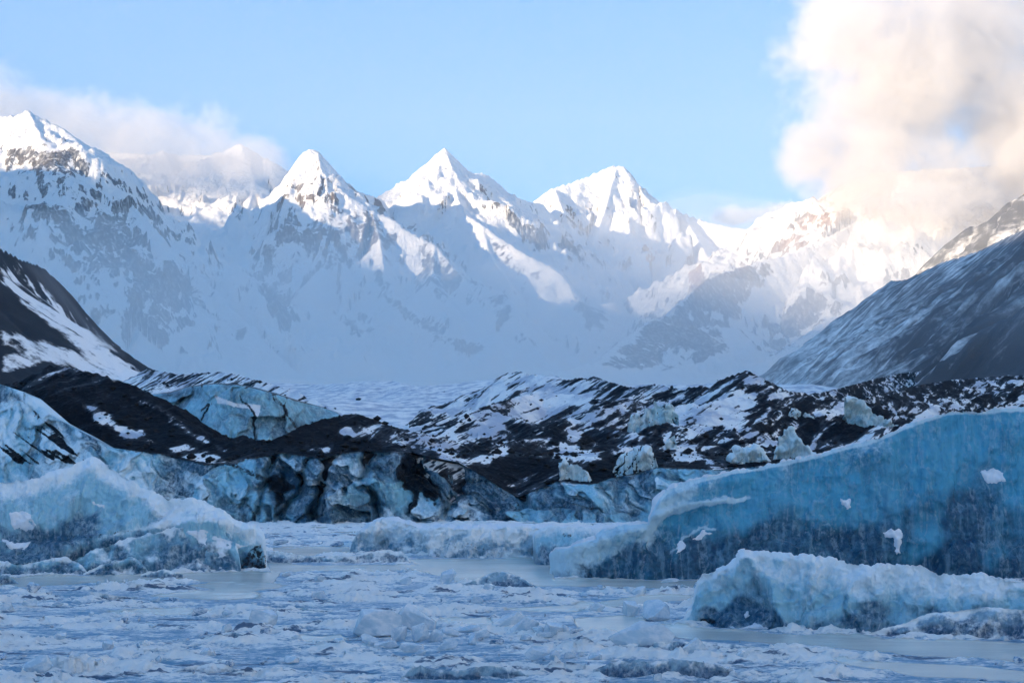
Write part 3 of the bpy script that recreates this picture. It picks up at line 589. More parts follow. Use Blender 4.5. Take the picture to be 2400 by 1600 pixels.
# ------------------------------------------------------------------ icebergs, floes, seracs: lofted solids
def loft(name, prof, mat, setback=.45, back=1.2, pexp=1.0, du=2.2, nf=70, nb=14, amp=.10, wl=1.6, seed=0., ridges=(), attrs=None, crest_amp=.05, Y=None, fine=.03, parent=None, facet=0., flute=0., backz=0.0, bottom=-.35, patches=()):
    """prof: (px, crest row, foot row). The foot row fixes the distance (it meets the lake), unless Y gives it."""
    pr = np.array(prof, float); us = np.arange(pr[0, 0], pr[-1, 0] + .01, du)
    pc = np.interp(us, pr[:, 0], pr[:, 1]); pb = np.interp(us, pr[:, 0], pr[:, 2])
    if Y is None: Yf = 20000. / (pb - H0)
    else: Yf = np.interp(us, *np.array(Y, float).T)
    zb = CAM + (H0 - pb) / F * Yf
    h = np.maximum((pb - pc) / F * Yf, .02)
    hs = np.convolve(np.pad(h, 12, 'edge'), np.ones(25) / 25, 'valid')
    Yc = Yf + setback * hs; zc = CAM + (H0 - pc) / F * Yc
    zc = zc + crest_amp * (fbm(us / F * Yf / .6, us * 0, seed, 4, .6) + .5 * np.maximum(fbm(us / F * Yf / .16, us * 0, seed + 4, 2), 0))
    t = np.linspace(0, 1, nf)[:, None]
    Yfr = Yf + (Yc - Yf) * t ** pexp; Zfr = zb + bottom + (zc - zb - bottom) * t
    tb = np.linspace(0, 1, nb + 1)[1:, None]
    Ybk = Yc + (back * hs + .05) * tb; Zbk = zc - (zc - zb - bottom - backz * hs) * tb ** (1.6 if backz == 0 else 1.)
    Ya = np.concatenate([Yfr, Ybk]); Za = np.concatenate([Zfr, Zbk])
    if backz: Ya = np.concatenate([Ya, Ya[-1:] + .05]); Za = np.concatenate([Za, zb[None] + bottom])
    U = np.repeat(us[None], len(Ya), 0); V = np.stack([(U - 1200) / F * Ya, Ya, Za], -1)
    u0, v0 = to_px(V); x, y, z = V[..., 0], V[..., 1], V[..., 2]
    d = amp * (.8 * fbm(x / wl, y / wl, z / wl + seed, 4) + .6 * (rid(x / wl * .7, y / wl * .7, z / wl * .7 - seed, 4) - .9))
    d = d + fine * fbm(x * 5, y * 5, z * 5 + seed, 3)
    if facet:
        wx = x + .45 * wl * fbm(x / wl, z / wl, seed + 2., 4); wz = z + .45 * wl * fbm(x / wl, z / wl, seed + 6., 4)
        c1, e1 = cells(wx / wl / 1.2 + seed, wz / wl / 1.5 + y * .2, int(seed * 7) + 1); c2, e2 = cells(wx / wl * 2.6 + .5 * wz, wz / wl * 1.7, int(seed * 7) + 5)
        d = d + facet * (c1 * ss(-.02, .12, e1) + .45 * c2 * ss(-.02, .10, e2))
    if flute: d = d + flute * (rid(x / .55 + .3 * z, z * .12, seed, 2) - .7)
    for pts, a, wd in ridges: d = d + a * stroke(u0, v0, pts, wd)
    fade = np.ones_like(x); n1 = nf
    fade[:n1] = (.35 + .65 * ss(0, .12, t)) * (.4 + .6 * ss(0, .10, 1 - t)); fade[n1:] = .5
    end = ss(0, .06, (us - us[0]) / (us[-1] - us[0])) * ss(0, .06, (us[-1] - us) / (us[-1] - us[0])) * .8 + .2
    nrm = grid_normals(V)
    V = V + nrm * (d * fade * end[None])[..., None]
    V[..., 2] = np.maximum(V[..., 2], zb[None] + bottom - .05)
    u, v = to_px(V); wj = 9 * fbm(x * 1.6, y * 1.6, z * 1.6 + 3., 3); wk = 7 * fbm(x * 1.6, y * 1.6, z * 1.6 + 9., 3); u = u + wj; v = v + wk
    tt = np.clip(.35 * fbm(x / wl, y / wl, z / wl + 5., 3) + (V[..., 2] - zb[None]) / (h[None] + 1e-3), 0, 1.2)
    rim = v0 - pc[None]                       # photo pixels below the crest
    isb = np.zeros_like(u); isb[nf:] = 1
    A = {'frost': .2 * np.ones_like(u), 'deep': .5 * np.ones_like(u), 'dirt': 0 * u, 'white': 0 * u}
    if attrs: A.update(attrs(u, v, V, tt, rim, isb))
    ob = mesh_obj(name, V, grid_faces(*u.shape), mat, A, parent=parent)
    q = grid_faces(*u.shape)
    for pp in patches:
        # snow stuck to the face: a thin raised crust of its own
        m_ = poly(u, v, pp, 5.) * (1 - isb); m_ = np.clip(m_ + .45 * fbm(x * 3.5, y * 3.5, z * 3.5, 3) * (m_ > .02) - .1, 0, 1)
        f_ = q[(m_.ravel()[q] > .25).any(1)]
        if len(f_) < 3: continue
        W = (V + nrm * (-.05 + .13 * ss(.25, .9, m_) + .03 * fbm(x * 9, y * 9, z * 9, 2))[..., None]).reshape(-1, 3)
        ids, inv = np.unique(f_, return_inverse=True)
        mesh_obj('snow_patch', W[ids], inv.reshape(f_.shape), bpy.data.materials['glacier_snow'], parent=ob)
    return ob

def build_bergs():
    big = mat_ice('clear_blue_ice', (.005, .060, .125), (.075, .37, .53), (.64, .82, .88), 1.0, 2.2, gloss=.14, contrast=.85)
    pale = mat_ice('pale_bubbly_ice', (.010, .085, .165), (.30, .58, .69), (.90, .95, .96), 1.5, 1.2, gloss=.28)
    rough = mat_ice('crusted_ice', (.06, .19, .28), (.45, .60, .66), (.92, .92, .88), 1.8, .8, gloss=.45)
    floe = mat_ice('floe_ice', (.012, .065, .14), (.28, .45, .54), (.92, .92, .89), 2.5, .8, gloss=.4)
    N = lambda V, s, k=0.: fbm(V[..., 0] / s, V[..., 1] / s, V[..., 2] / s + k, 3)

    # big blue berg on the right
    def a(u, v, V, t, rim, b):
        fr = .75 * ss(13, 2, rim) + .40 * ss(1700, 1450, u) * ss(.1, .6, t) + .30 * ss(150, 10, rim) + .15 * N(V, 1.8) + .8 * b
        fr = fr + .5 * ss(1450, 1330, u) + .35 * stroke(u, v, [(1560,1120),(1620,1150),(1560,1180)], 20)
        for q in ([(1540,1200),(1600,1180),(1680,1170),(1760,1165)], [(1500,1240),(1540,1215),(1600,1190),(1740,1170)], [(1600,1260),(1640,1240),(1670,1235)], [(1570,1300),(1600,1265)]): fr = fr + .55 * stroke(u, v, q, 5)
        for i, c in enumerate(np.arange(1790, 2560, 62)):
            cc = c + 16 * pn(V[..., 2] / 1.6 + i * 3.1, .5 + i) - (V[..., 2] - 3) * 4
            fr = fr + (.13 + .10 * sin(i * 2.3)) * ss(1.1, .7, t) * np.exp(-((u - cc) / 9.) ** 2)
        dp = .12 + .85 * ss(.80, .05, t) + .35 * N(V, 2.5, 4.)
        wh = 0 * u
        wh = wh + .7 * ss(5, 0, rim) + .6 * b
        return {'frost': fr, 'deep': dp, 'dirt': 0 * u, 'white': wh}
    o = loft('iceberg', [(1290,1300,1342),(1300,1285,1350),(1330,1283,1354),(1370,1270,1356),(1400,1262,1357),(1410,1245,1357),(1450,1232,1358),(1500,1226,1358),(1522,1224,1358),(1528,1200,1358),(1545,1165,1358),(1560,1150,1358),(1600,1132,1358),(1650,1118,1358),(1720,1103,1358),(1760,1098,1357),(1830,1082,1357),(1920,1066,1357),(1960,1052,1357),(2040,1030,1357),(2100,1008,1357),(2140,990,1357),(2180,978,1357),(2220,965,1357),(2280,961,1357),(2330,958,1357),(2400,955,1357),(2520,955,1357),(2600,985,1357),(2660,1060,1357),(2700,1200,1356),(2715,1340,1352)],
        big, .22, .55, .8, 2.2, 120, 16, .42, 3.0, 1.3, crest_amp=.13, fine=.05, facet=.26, flute=.08, attrs=a, patches=[[(2300,1105),(2325,1096),(2350,1108),(2354,1130),(2320,1132),(2303,1125)], [(1974,1170),(1994,1165),(1992,1187),(1976,1189)], [(2068,1243),(2090,1235),(2114,1246),(2112,1302),(2102,1302),(2098,1258),(2074,1254)], [(1586,1275),(1602,1260),(1600,1285),(1586,1297)], [(1618,1264),(1650,1243),(1666,1246),(1640,1264)]],
        ridges=[([(1528,1215),(1600,1185),(1700,1172)], .30, 9), ([(1300,1300),(1400,1275),(1520,1235)], .35, 14), ([(1410,1250),(1480,1240),(1530,1350)], .35, 34), ([(1350,1290),(1340,1340)], .35, 24), ([(1545,1170),(1600,1150),(1750,1120)], .22, 18), ([(1540,1230),(1640,1210),(1740,1200)], -.20, 18)])
    tag(o, 'huge wall-like blue iceberg with a long snow-rimmed crest sweeping upward', 'iceberg')

    # left berg
    def a(u, v, V, t, rim, b):
        fr = .70 * ss(60, 0, rim) + .35 * ss(150, 40, rim) + .12 * N(V, 1.5) + .6 * b
        for q in ([(180,1275),(280,1250),(400,1220),(500,1215),(560,1222)], [(20,1330),(120,1310),(180,1295)], [(200,1330),(270,1308),(320,1305)], [(0,1262),(40,1280)], [(110,1240),(160,1275)]): fr = fr + .5 * stroke(u, v, q, 8)
        dp = .0 + .95 * ss(.58, .12, t) + .3 * N(V, 2., 2.)
        dp = dp + .3 * stroke(u, v, [(370,1190),(400,1180),(350,1230)], 26) + .3 * poly(u, v, [(0,1230),(60,1230),(170,1260),(130,1310),(0,1310)], 14)
        wh = 0 * u
        dirt = .56 * poly(u, v, [(600,1270),(614,1260),(632,1340),(552,1342),(556,1318)], 9) + .5 * stroke(u, v, [(140,1270),(170,1262),(300,1245),(350,1245)], 6)
        return {'frost': fr, 'deep': dp, 'dirt': dirt, 'white': wh}
    o = loft('iceberg', [(-420,1300,1338),(-400,1240,1340),(-330,1170,1342),(-200,1150,1343),(-80,1135,1344),(0,1127,1344),(40,1127,1344),(80,1123,1344),(120,1108,1343),(160,1097,1343),(190,1080,1342),(208,1076,1342),(222,1074,1342),(240,1082,1342),(262,1098,1342),(300,1122,1342),(350,1150,1341),(395,1171,1341),(420,1170,1341),(450,1168,1341),(465,1176,1340),(500,1182,1340),(525,1200,1340),(550,1220,1339),(580,1232,1339),(605,1240,1338),(615,1250,1338),(619,1262,1338),(623,1290,1338),(627,1325,1337),(632,1336,1338)],
        pale, .42, .9, .85, 2.0, 90, 14, .36, 2.0, 4.7, crest_amp=.10, fine=.05, facet=.22, attrs=a, patches=[[(13,1203),(60,1198),(80,1225),(72,1242),(35,1238)], [(440,1246),(480,1241),(522,1262),(578,1275),(548,1294),(520,1304),(500,1287),(455,1260)], [(0,1266),(72,1268),(62,1287),(20,1286)], [(424,1316),(452,1330),(442,1342),(426,1336)], [(208,1170),(248,1184),(250,1194),(218,1186)]],
        ridges=[([(140,1285),(280,1255),(400,1225),(500,1222),(590,1240)], .45, 22), ([(0,1325),(110,1315),(180,1300)], .35, 16), ([(200,1328),(290,1310)], .3, 14), ([(60,1250),(170,1262),(340,1245)], -.30, 16), ([(400,1185),(370,1215),(330,1235)], -.25, 16), ([(220,1080),(190,1150),(150,1200)], .18, 30), ([(545,1310),(590,1290),(612,1262)], .2, 12)])
    tag(o, 'pale-topped iceberg with a rounded peak and a dirt-blackened right end', 'iceberg')

    def sk(u, v, V, t, rim, b):
        return {'frost': .35 + .35 * ss(14, 2, rim) + .55 * N(V, .9) + .3 * b, 'deep': .45 + .5 * ss(.8, .2, t), 'dirt': 0 * u, 'white': .12 + 0 * u}
    for i, (pr, sb) in enumerate((([(120,1338,1345),(170,1312,1345),(230,1285,1345),(300,1262,1345),(360,1248,1344),(400,1236,1344),(450,1226,1344),(500,1226,1343),(530,1240,1342),(550,1268,1341),(560,1300,1341),(566,1337,1341)], .75),
                                  ([(-200,1330,1347),(-100,1312,1348),(0,1316,1348),(50,1322,1348),(110,1312,1348),(150,1304,1347),(185,1318,1347),(205,1342,1347)], .8),
                                  ([(195,1342,1348),(230,1326,1348),(270,1312,1348),(310,1308,1347),(335,1322,1347),(350,1342,1346)], .8))):
        loft('ice_skirt', pr, pale, sb, .8, .7, 1.9, 50, 8, .26, .9, 5.1 + i, crest_amp=.08, fine=.05, attrs=sk, parent=o)

    # front right berg
    def a(u, v, V, t, rim, b):
        fr = .75 * ss(24, 2, rim) + .45 * ss(110, 20, rim) + .12 * N(V, 1.) + .6 * b
        fr = fr + .35 * poly(u, v, [(1750,1330),(1830,1400),(2100,1430),(2380,1400),(2380,1350),(1900,1320)], 30)
        dp = .02 + .75 * ss(.50, .0, t) + .6 * poly(u, v, [(1770,1340),(1810,1380),(1830,1440),(1850,1475),(1680,1470),(1640,1430),(1700,1420)], 18) - .3 * ss(1700, 1640, u) + .2 * N(V, 1.3, 3.)
        dp = dp + .3 * poly(u, v, [(1920,1440),(2000,1410),(2100,1420),(2050,1470),(1930,1480)], 12)
        wh = .5 * ss(8, 0, rim)
        dirt = .6 * poly(u, v, [(1640,1447),(1680,1450),(1690,1466),(1640,1464)], 5)
        return {'frost': fr, 'deep': dp, 'dirt': dirt, 'white': wh}
    o = loft('iceberg', [(1602,1450,1463),(1612,1430,1464),(1622,1418,1465),(1630,1385,1466),(1634,1362,1467),(1645,1345,1468),(1662,1337,1469),(1682,1335,1470),(1710,1320,1472),(1745,1300,1474),(1770,1298,1475),(1790,1292,1476),(1822,1292,1477),(1850,1302,1478),(1875,1307,1479),(1900,1301,1480),(1925,1308,1480),(1960,1311,1481),(2000,1322,1482),(2060,1324,1483),(2100,1324,1483),(2130,1320,1484),(2165,1330,1484),(2200,1340,1485),(2240,1344,1486),(2300,1344,1487),(2340,1352,1488),(2400,1364,1488),(2500,1385,1488),(2560,1420,1486),(2600,1470,1482)],
        pale, .40, 1.1, .75, 1.7, 90, 14, .30, 1.1, 8.2, crest_amp=.10, fine=.04, facet=.20, attrs=a, patches=[[(1736,1438),(1752,1431),(1762,1442),(1745,1449)], [(1698,1466),(1740,1470),(1770,1460),(1797,1470),(1780,1477),(1730,1477)]],
        ridges=[([(1745,1305),(1790,1350),(1815,1385),(1822,1430),(1850,1475)], .48, 14), ([(1920,1445),(1990,1410),(2060,1400)], .16, 14), ([(1700,1400),(1760,1400)], -.35, 40), ([(1640,1360),(1650,1440)], .15, 14)])
    tag(o, 'low pale blue iceberg with a scalloped hump in front of the huge blue wall', 'iceberg')

    # its low crusted foot at the right edge
    def a(u, v, V, t, rim, b):
        return {'frost': .55 + .5 * N(V, .8) + .4 * ss(16, 2, rim) + .4 * b, 'deep': .5 + .5 * ss(.7, .1, t), 'dirt': 0 * u, 'white': .25 * ss(.5, .9, t)}
    o = loft('ice_ledge', [(2030,1486,1490),(2060,1478,1491),(2110,1462,1492),(2150,1448,1494),(2180,1436,1496),(2230,1430,1498),(2280,1426,1500),(2330,1424,1501),(2400,1425,1503),(2500,1430,1504),(2580,1470,1503),(2600,1495,1500)],
        floe, .8, 1.2, .6, 1.9, 50, 12, .14, .7, 3.4, crest_amp=.06, fine=.03, attrs=a, ridges=[([(2100,1490),(2190,1455),(2300,1470)], .12, 9), ([(2190,1480),(2290,1480),(2330,1440)], .10, 8)])
    tag(o, 'low crusted dark blue ice ledge lying before the scalloped iceberg', 'ice ledge')

    # long flat-topped shelf in the middle
    def a(u, v, V, t, rim, b):
        fr = .55 + .35 * ss(.5, .95, t) + .5 * b + .35 * N(V, .9)
        dp = .45 + .4 * ss(.6, .1, t) + .3 * ss(880, 840, u)
        dirt = .42 * poly(u, v, [(1040,1270),(1120,1262),(1250,1285),(1255,1308),(1060,1305)], 10)
        return {'frost': fr - .25 * ss(900, 850, u), 'deep': dp, 'dirt': dirt, 'white': .5 * b + .3 * ss(.8, 1., t)}
    o = loft('ice_shelf', [(820,1288,1292),(826,1268,1293),(838,1250,1294),(860,1238,1294),(880,1222,1294),(900,1220,1292),(960,1226,1296),(990,1244,1298),(1010,1240,1305),(1030,1236,1306),(1100,1240,1308),(1180,1236,1309),(1260,1238,1308),(1330,1240,1309),(1400,1240,1309),(1480,1235,1309),(1600,1230,1309),(1700,1228,1309)],
        rough, .9, 4.2, .8, 2.0, 60, 26, .42, 1.0, 6.1, crest_amp=.10, fine=.05, flute=.05, attrs=a, backz=1.08)
    tag(o, 'long flat-topped snowy ice shelf with a rough lumpy front edge', 'ice shelf')

    # small block against the shelf
    def a(u, v, V, t, rim, b):
        return {'frost': .35 + .5 * ss(30, 2, rim) + .4 * b + .2 * N(V, 1.), 'deep': .1 + .9 * ss(.6, .1, t) , 'dirt': .5 * poly(u, v, [(1318,1248),(1345,1248),(1345,1258),(1320,1258)], 3), 'white': .2 * b}
    o = loft('iceberg', [(1247,1262,1300),(1252,1250,1318),(1262,1243,1323),(1275,1236,1324),(1300,1232,1325),(1330,1232,1326),(1370,1236,1326),(1420,1240,1326),(1470,1250,1326),(1500,1280,1325),(1512,1318,1324)],
        pale, .5, 1.6, .8, 2.0, 50, 12, .12, 1.2, 2.6, fine=.03, attrs=a, ridges=[([(1262,1250),(1275,1290),(1270,1320)], .12, 14)])
    tag(o, 'small smooth green-blue ice block wedged between the flat shelf and the huge berg', 'iceberg')

    # floes and mounds on the lake
    def crust(k, w0=.2, f0=.45):
        def a(u, v, V, t, rim, b):
            return {'frost': f0 + k * ss(.4, .95, t) + .4 * N(V, .5) + .3 * b, 'deep': .4 + .6 * ss(.6, .1, t), 'dirt': 0 * u, 'white': w0 * ss(.5, 1., t)}
        return a
    specs = [
     ('ice_floe', [(600,1300,1316),(625,1290,1318),(660,1293,1319),(700,1300,1319),(740,1303,1319),(765,1305,1320),(790,1302,1320),(840,1300,1320),(860,1292,1320),(900,1288,1320),(940,1292,1320),(955,1303,1320),(963,1317,1320)], .9, 1.6, .08, .5, 'long low ice floe with a straight blue front lip beside the flat shelf', 'ice floe'),
     ('ice_mound', [(1066,1374,1376),(1090,1368,1377),(1120,1356,1377),(1150,1343,1377),(1165,1339,1377),(1190,1341,1377),(1215,1350,1376),(1240,1364,1376),(1256,1373,1375)], 1.4, 1.5, .07, .5, 'streaked dark blue ice mound rising alone from smooth lake ice', 'ice mound'),
     ('ice_mound', [(-60,1350,1369),(-20,1338,1369),(0,1341,1369),(15,1346,1369),(30,1355,1368),(44,1366,1368)], .9, 1.4, .06, .4, 'rounded dark ice mound in front of the pale-topped berg, cut by the frame', 'ice mound'),
     ('ice_ridge', [(940,1586,1590),(965,1568,1591),(985,1559,1592),(1010,1566,1592),(1050,1571,1593),(1090,1572,1593),(1110,1564,1593),(1150,1560,1592),(1200,1562,1591),(1230,1578,1588),(1248,1585,1587)], .9, 1.6, .07, .35, 'long dark blue hollow-fronted ice ridge near the shore', 'ice ridge'),
     ('ice_hummock', [(1420,1524,1528),(1450,1514,1529),(1500,1505,1530),(1560,1500,1530),(1630,1503,1530),(1700,1507,1530),(1760,1514,1530),(1810,1524,1530),(1838,1530,1531)], 1.6, 1.5, .06, .35, 'streaked low ice hummock tapering right beyond the rounded clear boulder of ice', 'ice hummock'),
     ('ice_hummock', [(1390,1570,1590),(1430,1552,1592),(1480,1546,1593),(1530,1548,1593),(1580,1545,1592),(1640,1550,1590),(1690,1560,1586),(1720,1575,1583)], 1.2, 1.5, .07, .3, 'crusty broken ice hummock with dark gaps at the near shore', 'ice hummock'),
     ('ice_crust', [(330,1345,1352),(355,1338,1353),(385,1334,1354),(410,1339,1354),(430,1345,1353)], 1.0, 1.5, .05, .3, 'small crumbly ice heap touching the pale-topped berg foot', 'ice heap'),
     ('ice_floe', [(212,1386,1404),(235,1389,1404),(280,1395,1403),(320,1398,1403),(340,1401,1403)], .4, 3.0, .02, .3, 'flat wedge-shaped ice slab tilted out of the crust', 'ice slab'),
     ('ice_hummock', [(470,1494,1498),(500,1486,1499),(540,1480,1500),(580,1486,1500),(610,1495,1499)], 1.4, 1.5, .05, .3, 'bumpy white ice hummock in front of the square clear block', 'ice hummock'),
     ('ice_hummock', [(405,1572,1577),(440,1560,1579),(490,1553,1580),(530,1558,1580),(570,1572,1578)], 1.2, 1.5, .06, .3, 'bumpy ice hummock with ragged blue undercuts at the near shore', 'ice hummock'),
     ('ice_floe', [(772,1355,1359),(800,1348,1360),(820,1343,1360),(845,1349,1360),(862,1357,1359)], 1.0, 1.5, .05, .3, 'low blue wave-shaped ice heap on the lake before the long floe', 'ice heap'),
     ('ice_hummock', [(1553,1383,1386),(1575,1375,1388),(1600,1369,1388),(1622,1376,1388),(1635,1386,1387)], 1.2, 1.5, .05, .3, 'dark crusted hummock under the left tip of the scalloped berg', 'ice hummock'),
     ('ice_floe', [(600,1432,1434),(640,1425,1436),(700,1424,1436),(760,1429,1436),(800,1434,1435)], 1.3, 1.5, .04, .3, 'thin low crust ridge running beside the square clear block', 'ice ridge'),
    ]
    for i, (nm, pr, sb, bk, am, wl, lab, cat) in enumerate(specs):
        tag(loft(nm, pr, floe, sb, bk, .7, 1.8, 40, 10, am, wl, 1.7 * i + .4, crest_amp=.04, fine=.025, attrs=crust(.5, .2, .02 if 'dark' in lab else .42), flute=.03), lab, cat)

def build_seracs():
    mat = mat_ice('serac_ice', (.09, .28, .38), (.48, .70, .74), (.86, .93, .92), 1.2, 3.0, gloss=.35)
    def mk(pr, Yd, lab, sb=.5, dark=.3, seed=1.):
        def a(u, v, V, t, rim, b):
            st = rid((u * .9 + v * .45) / 13., (v - u) / 300., seed, 2) - .9
            return {'frost': .35 + .3 * t, 'deep': .25 + .3 * ss(.5, 0, t), 'dirt': dark * ss(.1, .5, st) * 1.6, 'white': 0 * u}
        us = [p[0] for p in pr]
        o = loft('serac', pr, mat, sb, 1.0, 1.1, 1.8, 40, 8, .25, 2.0, seed, Y=[(us[0], Yd), (us[-1], Yd)], facet=1.5, flute=.40, attrs=a, crest_amp=.14, fine=.10, bottom=-2.)
        tag(o, lab, 'serac')
    mk([(1308,1125,1140),(1314,1090,1142),(1320,1076,1142),(1335,1092,1142),(1352,1085,1142),(1370,1100,1142),(1385,1125,1142),(1392,1138,1142)], 146, 'pointed pale ice fin with dirt streaks above the cliff beside the bare grey slab', .4, .4, 2.)
    mk([(1469,1022,1028),(1474,985,1028),(1482,972,1026),(1505,978,1020),(1522,955,1012),(1534,938,1004),(1548,946,998),(1566,944,992),(1580,950,990),(1586,962,988),(1592,975,985)], 196, 'ribbed pale blue ice fins leaning on the dark moraine slope', .6, .5, 3.)
    mk([(1708,1098,1106),(1716,1068,1106),(1728,1050,1106),(1740,1060,1106),(1756,1056,1106),(1768,1042,1106),(1790,1062,1106),(1806,1085,1106),(1812,1098,1106)], 150, 'double-pointed ribbed ice fin just behind the snow-rimmed crest', .4, .35, 4.)
    mk([(1808,1092,1100),(1816,1060,1100),(1828,1025,1100),(1842,1010,1100),(1853,1004,1100),(1866,1016,1100),(1882,1040,1100),(1902,1062,1100),(1916,1075,1095)], 152, 'tall pointed pale ice tooth beside the double-pointed fin', .4, .15, 5.)
    mk([(1846,992,996),(1852,965,996),(1862,957,996),(1872,958,996),(1876,975,996),(1890,965,996),(1905,978,996),(1935,993,996)], 212, 'small white ice fin split by a dark gully on the moraine crest', .5, .4, 6.)
    mk([(1980,930,940),(1992,932,965),(2010,934,985),(2025,945,1000),(2050,968,1006),(2080,985,1008),(2100,996,1008),(2125,1000,1006)], 216, 'long sloping white ice slab with a ribbed face above the sweeping crest', .8, .4, 7.)
    mk([(1555,1068,1080),(1562,1035,1082),(1572,1021,1082),(1582,1020,1082),(1584,1050,1082),(1590,1070,1082)], 160, 'narrow pale ice blade standing in dark debris above the columned cliff', .4, .2, 8.)
    mk([(1436,1100,1112),(1446,1078,1114),(1465,1060,1115),(1490,1054,1115),(1515,1056,1115),(1535,1066,1115),(1543,1090,1115),(1548,1108,1114)], 147, 'rounded dirty grey ice dome on top of the columned cliff', .5, .75, 9.)

# ------------------------------------------------------------------ lake
SMOOTH = [[(-60,1352),(330,1346),(620,1342),(660,1340),(640,1366),(420,1362),(200,1366),(60,1374),(-60,1376)], [(600,1315),(700,1322),(960,1322),(1100,1328),(1000,1334),(780,1338),(640,1342)], [(930,1310),(1240,1308),(1290,1325),(1300,1358),(1640,1360),(1620,1378),(1300,1374),(1100,1368),(1040,1352),(960,1336),(1000,1326)],
  [(640,1282),(830,1280),(840,1294),(720,1302),(640,1296)], [(1500,1462),(1700,1476),(2100,1496),(2500,1508),(2500,1560),(2200,1540),(1980,1520),(1800,1510),(1620,1496),(1500,1480)], [(1340,1450),(1480,1440),(1520,1460),(1480,1490),(1360,1480)], [(1020,1450),(1140,1445),(1160,1462),(1060,1464)], [(1900,1540),(2200,1556),(2500,1580),(2500,1600),(2150,1585)], [(700,1490),(800,1486),(820,1500),(720,1506)]]
def lake_height(X, Y, with_sm=False):
    u = 1200 + X / Y * F; v = H0 + CAM / Y * F
    sm = np.zeros(X.shape, np.float32)
    for q in SMOOTH: sm = np.maximum(sm, poly(u, v + 4 * pn(X / 3, Y / 3), q, 5))
    sm = np.maximum(sm, .9 * ss(.30, .6, pn(X / 9. + 4, Y / 5. + 2)) * ss(42, 60, Y))
    r1 = rid(X / 4.4, Y / 1.8, 1., 3); r2 = fbm(X / 1.5, Y / .7, 2., 4, .6); r3 = rid(X / 1.1, Y / .5, 6., 3, .6)
    patch = ss(-.25, .45, fbm(X / 5., Y / 3., 9., 3))
    c1, _ = cells(X / 1.7 + .6 * r2, Y / 1.2 + .4 * pn(X, Y, 3.), 21)
    h = (.13 * (r1 - .7) + .12 * r2 + .12 * (r3 - .8) + .13 * c1) * (.18 + 1.1 * patch)
    h = h * (1 - .97 * sm)
    return (h, sm, patch, r2) if with_sm else h
def build_lake():
    U = np.concatenate([np.arange(-900, -60, 14), np.arange(-60, 2460, 2.7), np.arange(2460, 3400, 14)])
    Yr = np.geomspace(33, 148, 760)
    UU, YY = np.meshgrid(U, Yr); X = (UU - 1200) / F * YY
    h, sm, patch, r2 = lake_height(X, YY, True)
    cr = np.clip(.30 + h * 2.8 + .2 * (patch - .5), -.5, 1.5)  # white crust high, blue ice low; the colour also deepens the hollows' shade
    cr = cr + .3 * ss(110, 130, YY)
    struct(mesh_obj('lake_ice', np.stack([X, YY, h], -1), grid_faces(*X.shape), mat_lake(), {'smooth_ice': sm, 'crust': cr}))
    # the rest of the lake bed / shore around and below, out to the sides
    V = np.array([(-900, -600, -.5), (900, -600, -.5), (900, 150, -.5), (-900, 150, -.5)], float)
    struct(mesh_obj('ground', V, [[0, 1, 2, 3]], bpy.data.materials['glacier_snow']))

# ------------------------------------------------------------------ loose ice on the lake
def hull_chunk(name, seed, shape, mat):
    import bmesh
    r = np.random.RandomState(seed); bm = bmesh.new()
    n = 16
    for i in range(n):
        p = r.normal(size=3); p /= np.linalg.norm(p)
        if shape == 'block': p = np.sign(p) * np.abs(p) ** .55
        if shape == 'slab': p = np.sign(p) * np.abs(p) ** .5 * (1, .32, .9)
        if shape == 'shard': p = p * (1, .45, 1); p[0] += .35 * p[2]
        bm.verts.new(p * (.5 + .08 * r.rand()))
    g = bmesh.ops.convex_hull(bm, input=bm.verts)
    bmesh.ops.delete(bm, geom=[v for v in bm.verts if not v.link_faces], context='VERTS')
    bmesh.ops.bevel(bm, geom=bm.edges[:], offset=.03, segments=2, affect='EDGES', profile=.6)
    bmesh.ops.triangulate(bm, faces=bm.faces[:])
    co = np.array([v.co for v in bm.verts]); d = fbm(co[:, 0] * 3, co[:, 1] * 3, co[:, 2] * 3 + seed, 3) * .01
    bm.normal_update()
    for v, dd in zip(bm.verts, d): v.co += v.normal * float(dd)
    zmin = min(v.co.z for v in bm.verts)
    for v in bm.verts: v.co.z -= zmin
    me = bpy.data.meshes.new(name); bm.to_mesh(me); bm.free()
    for p in me.polygons: p.use_smooth = False
    me.materials.append(mat); return me
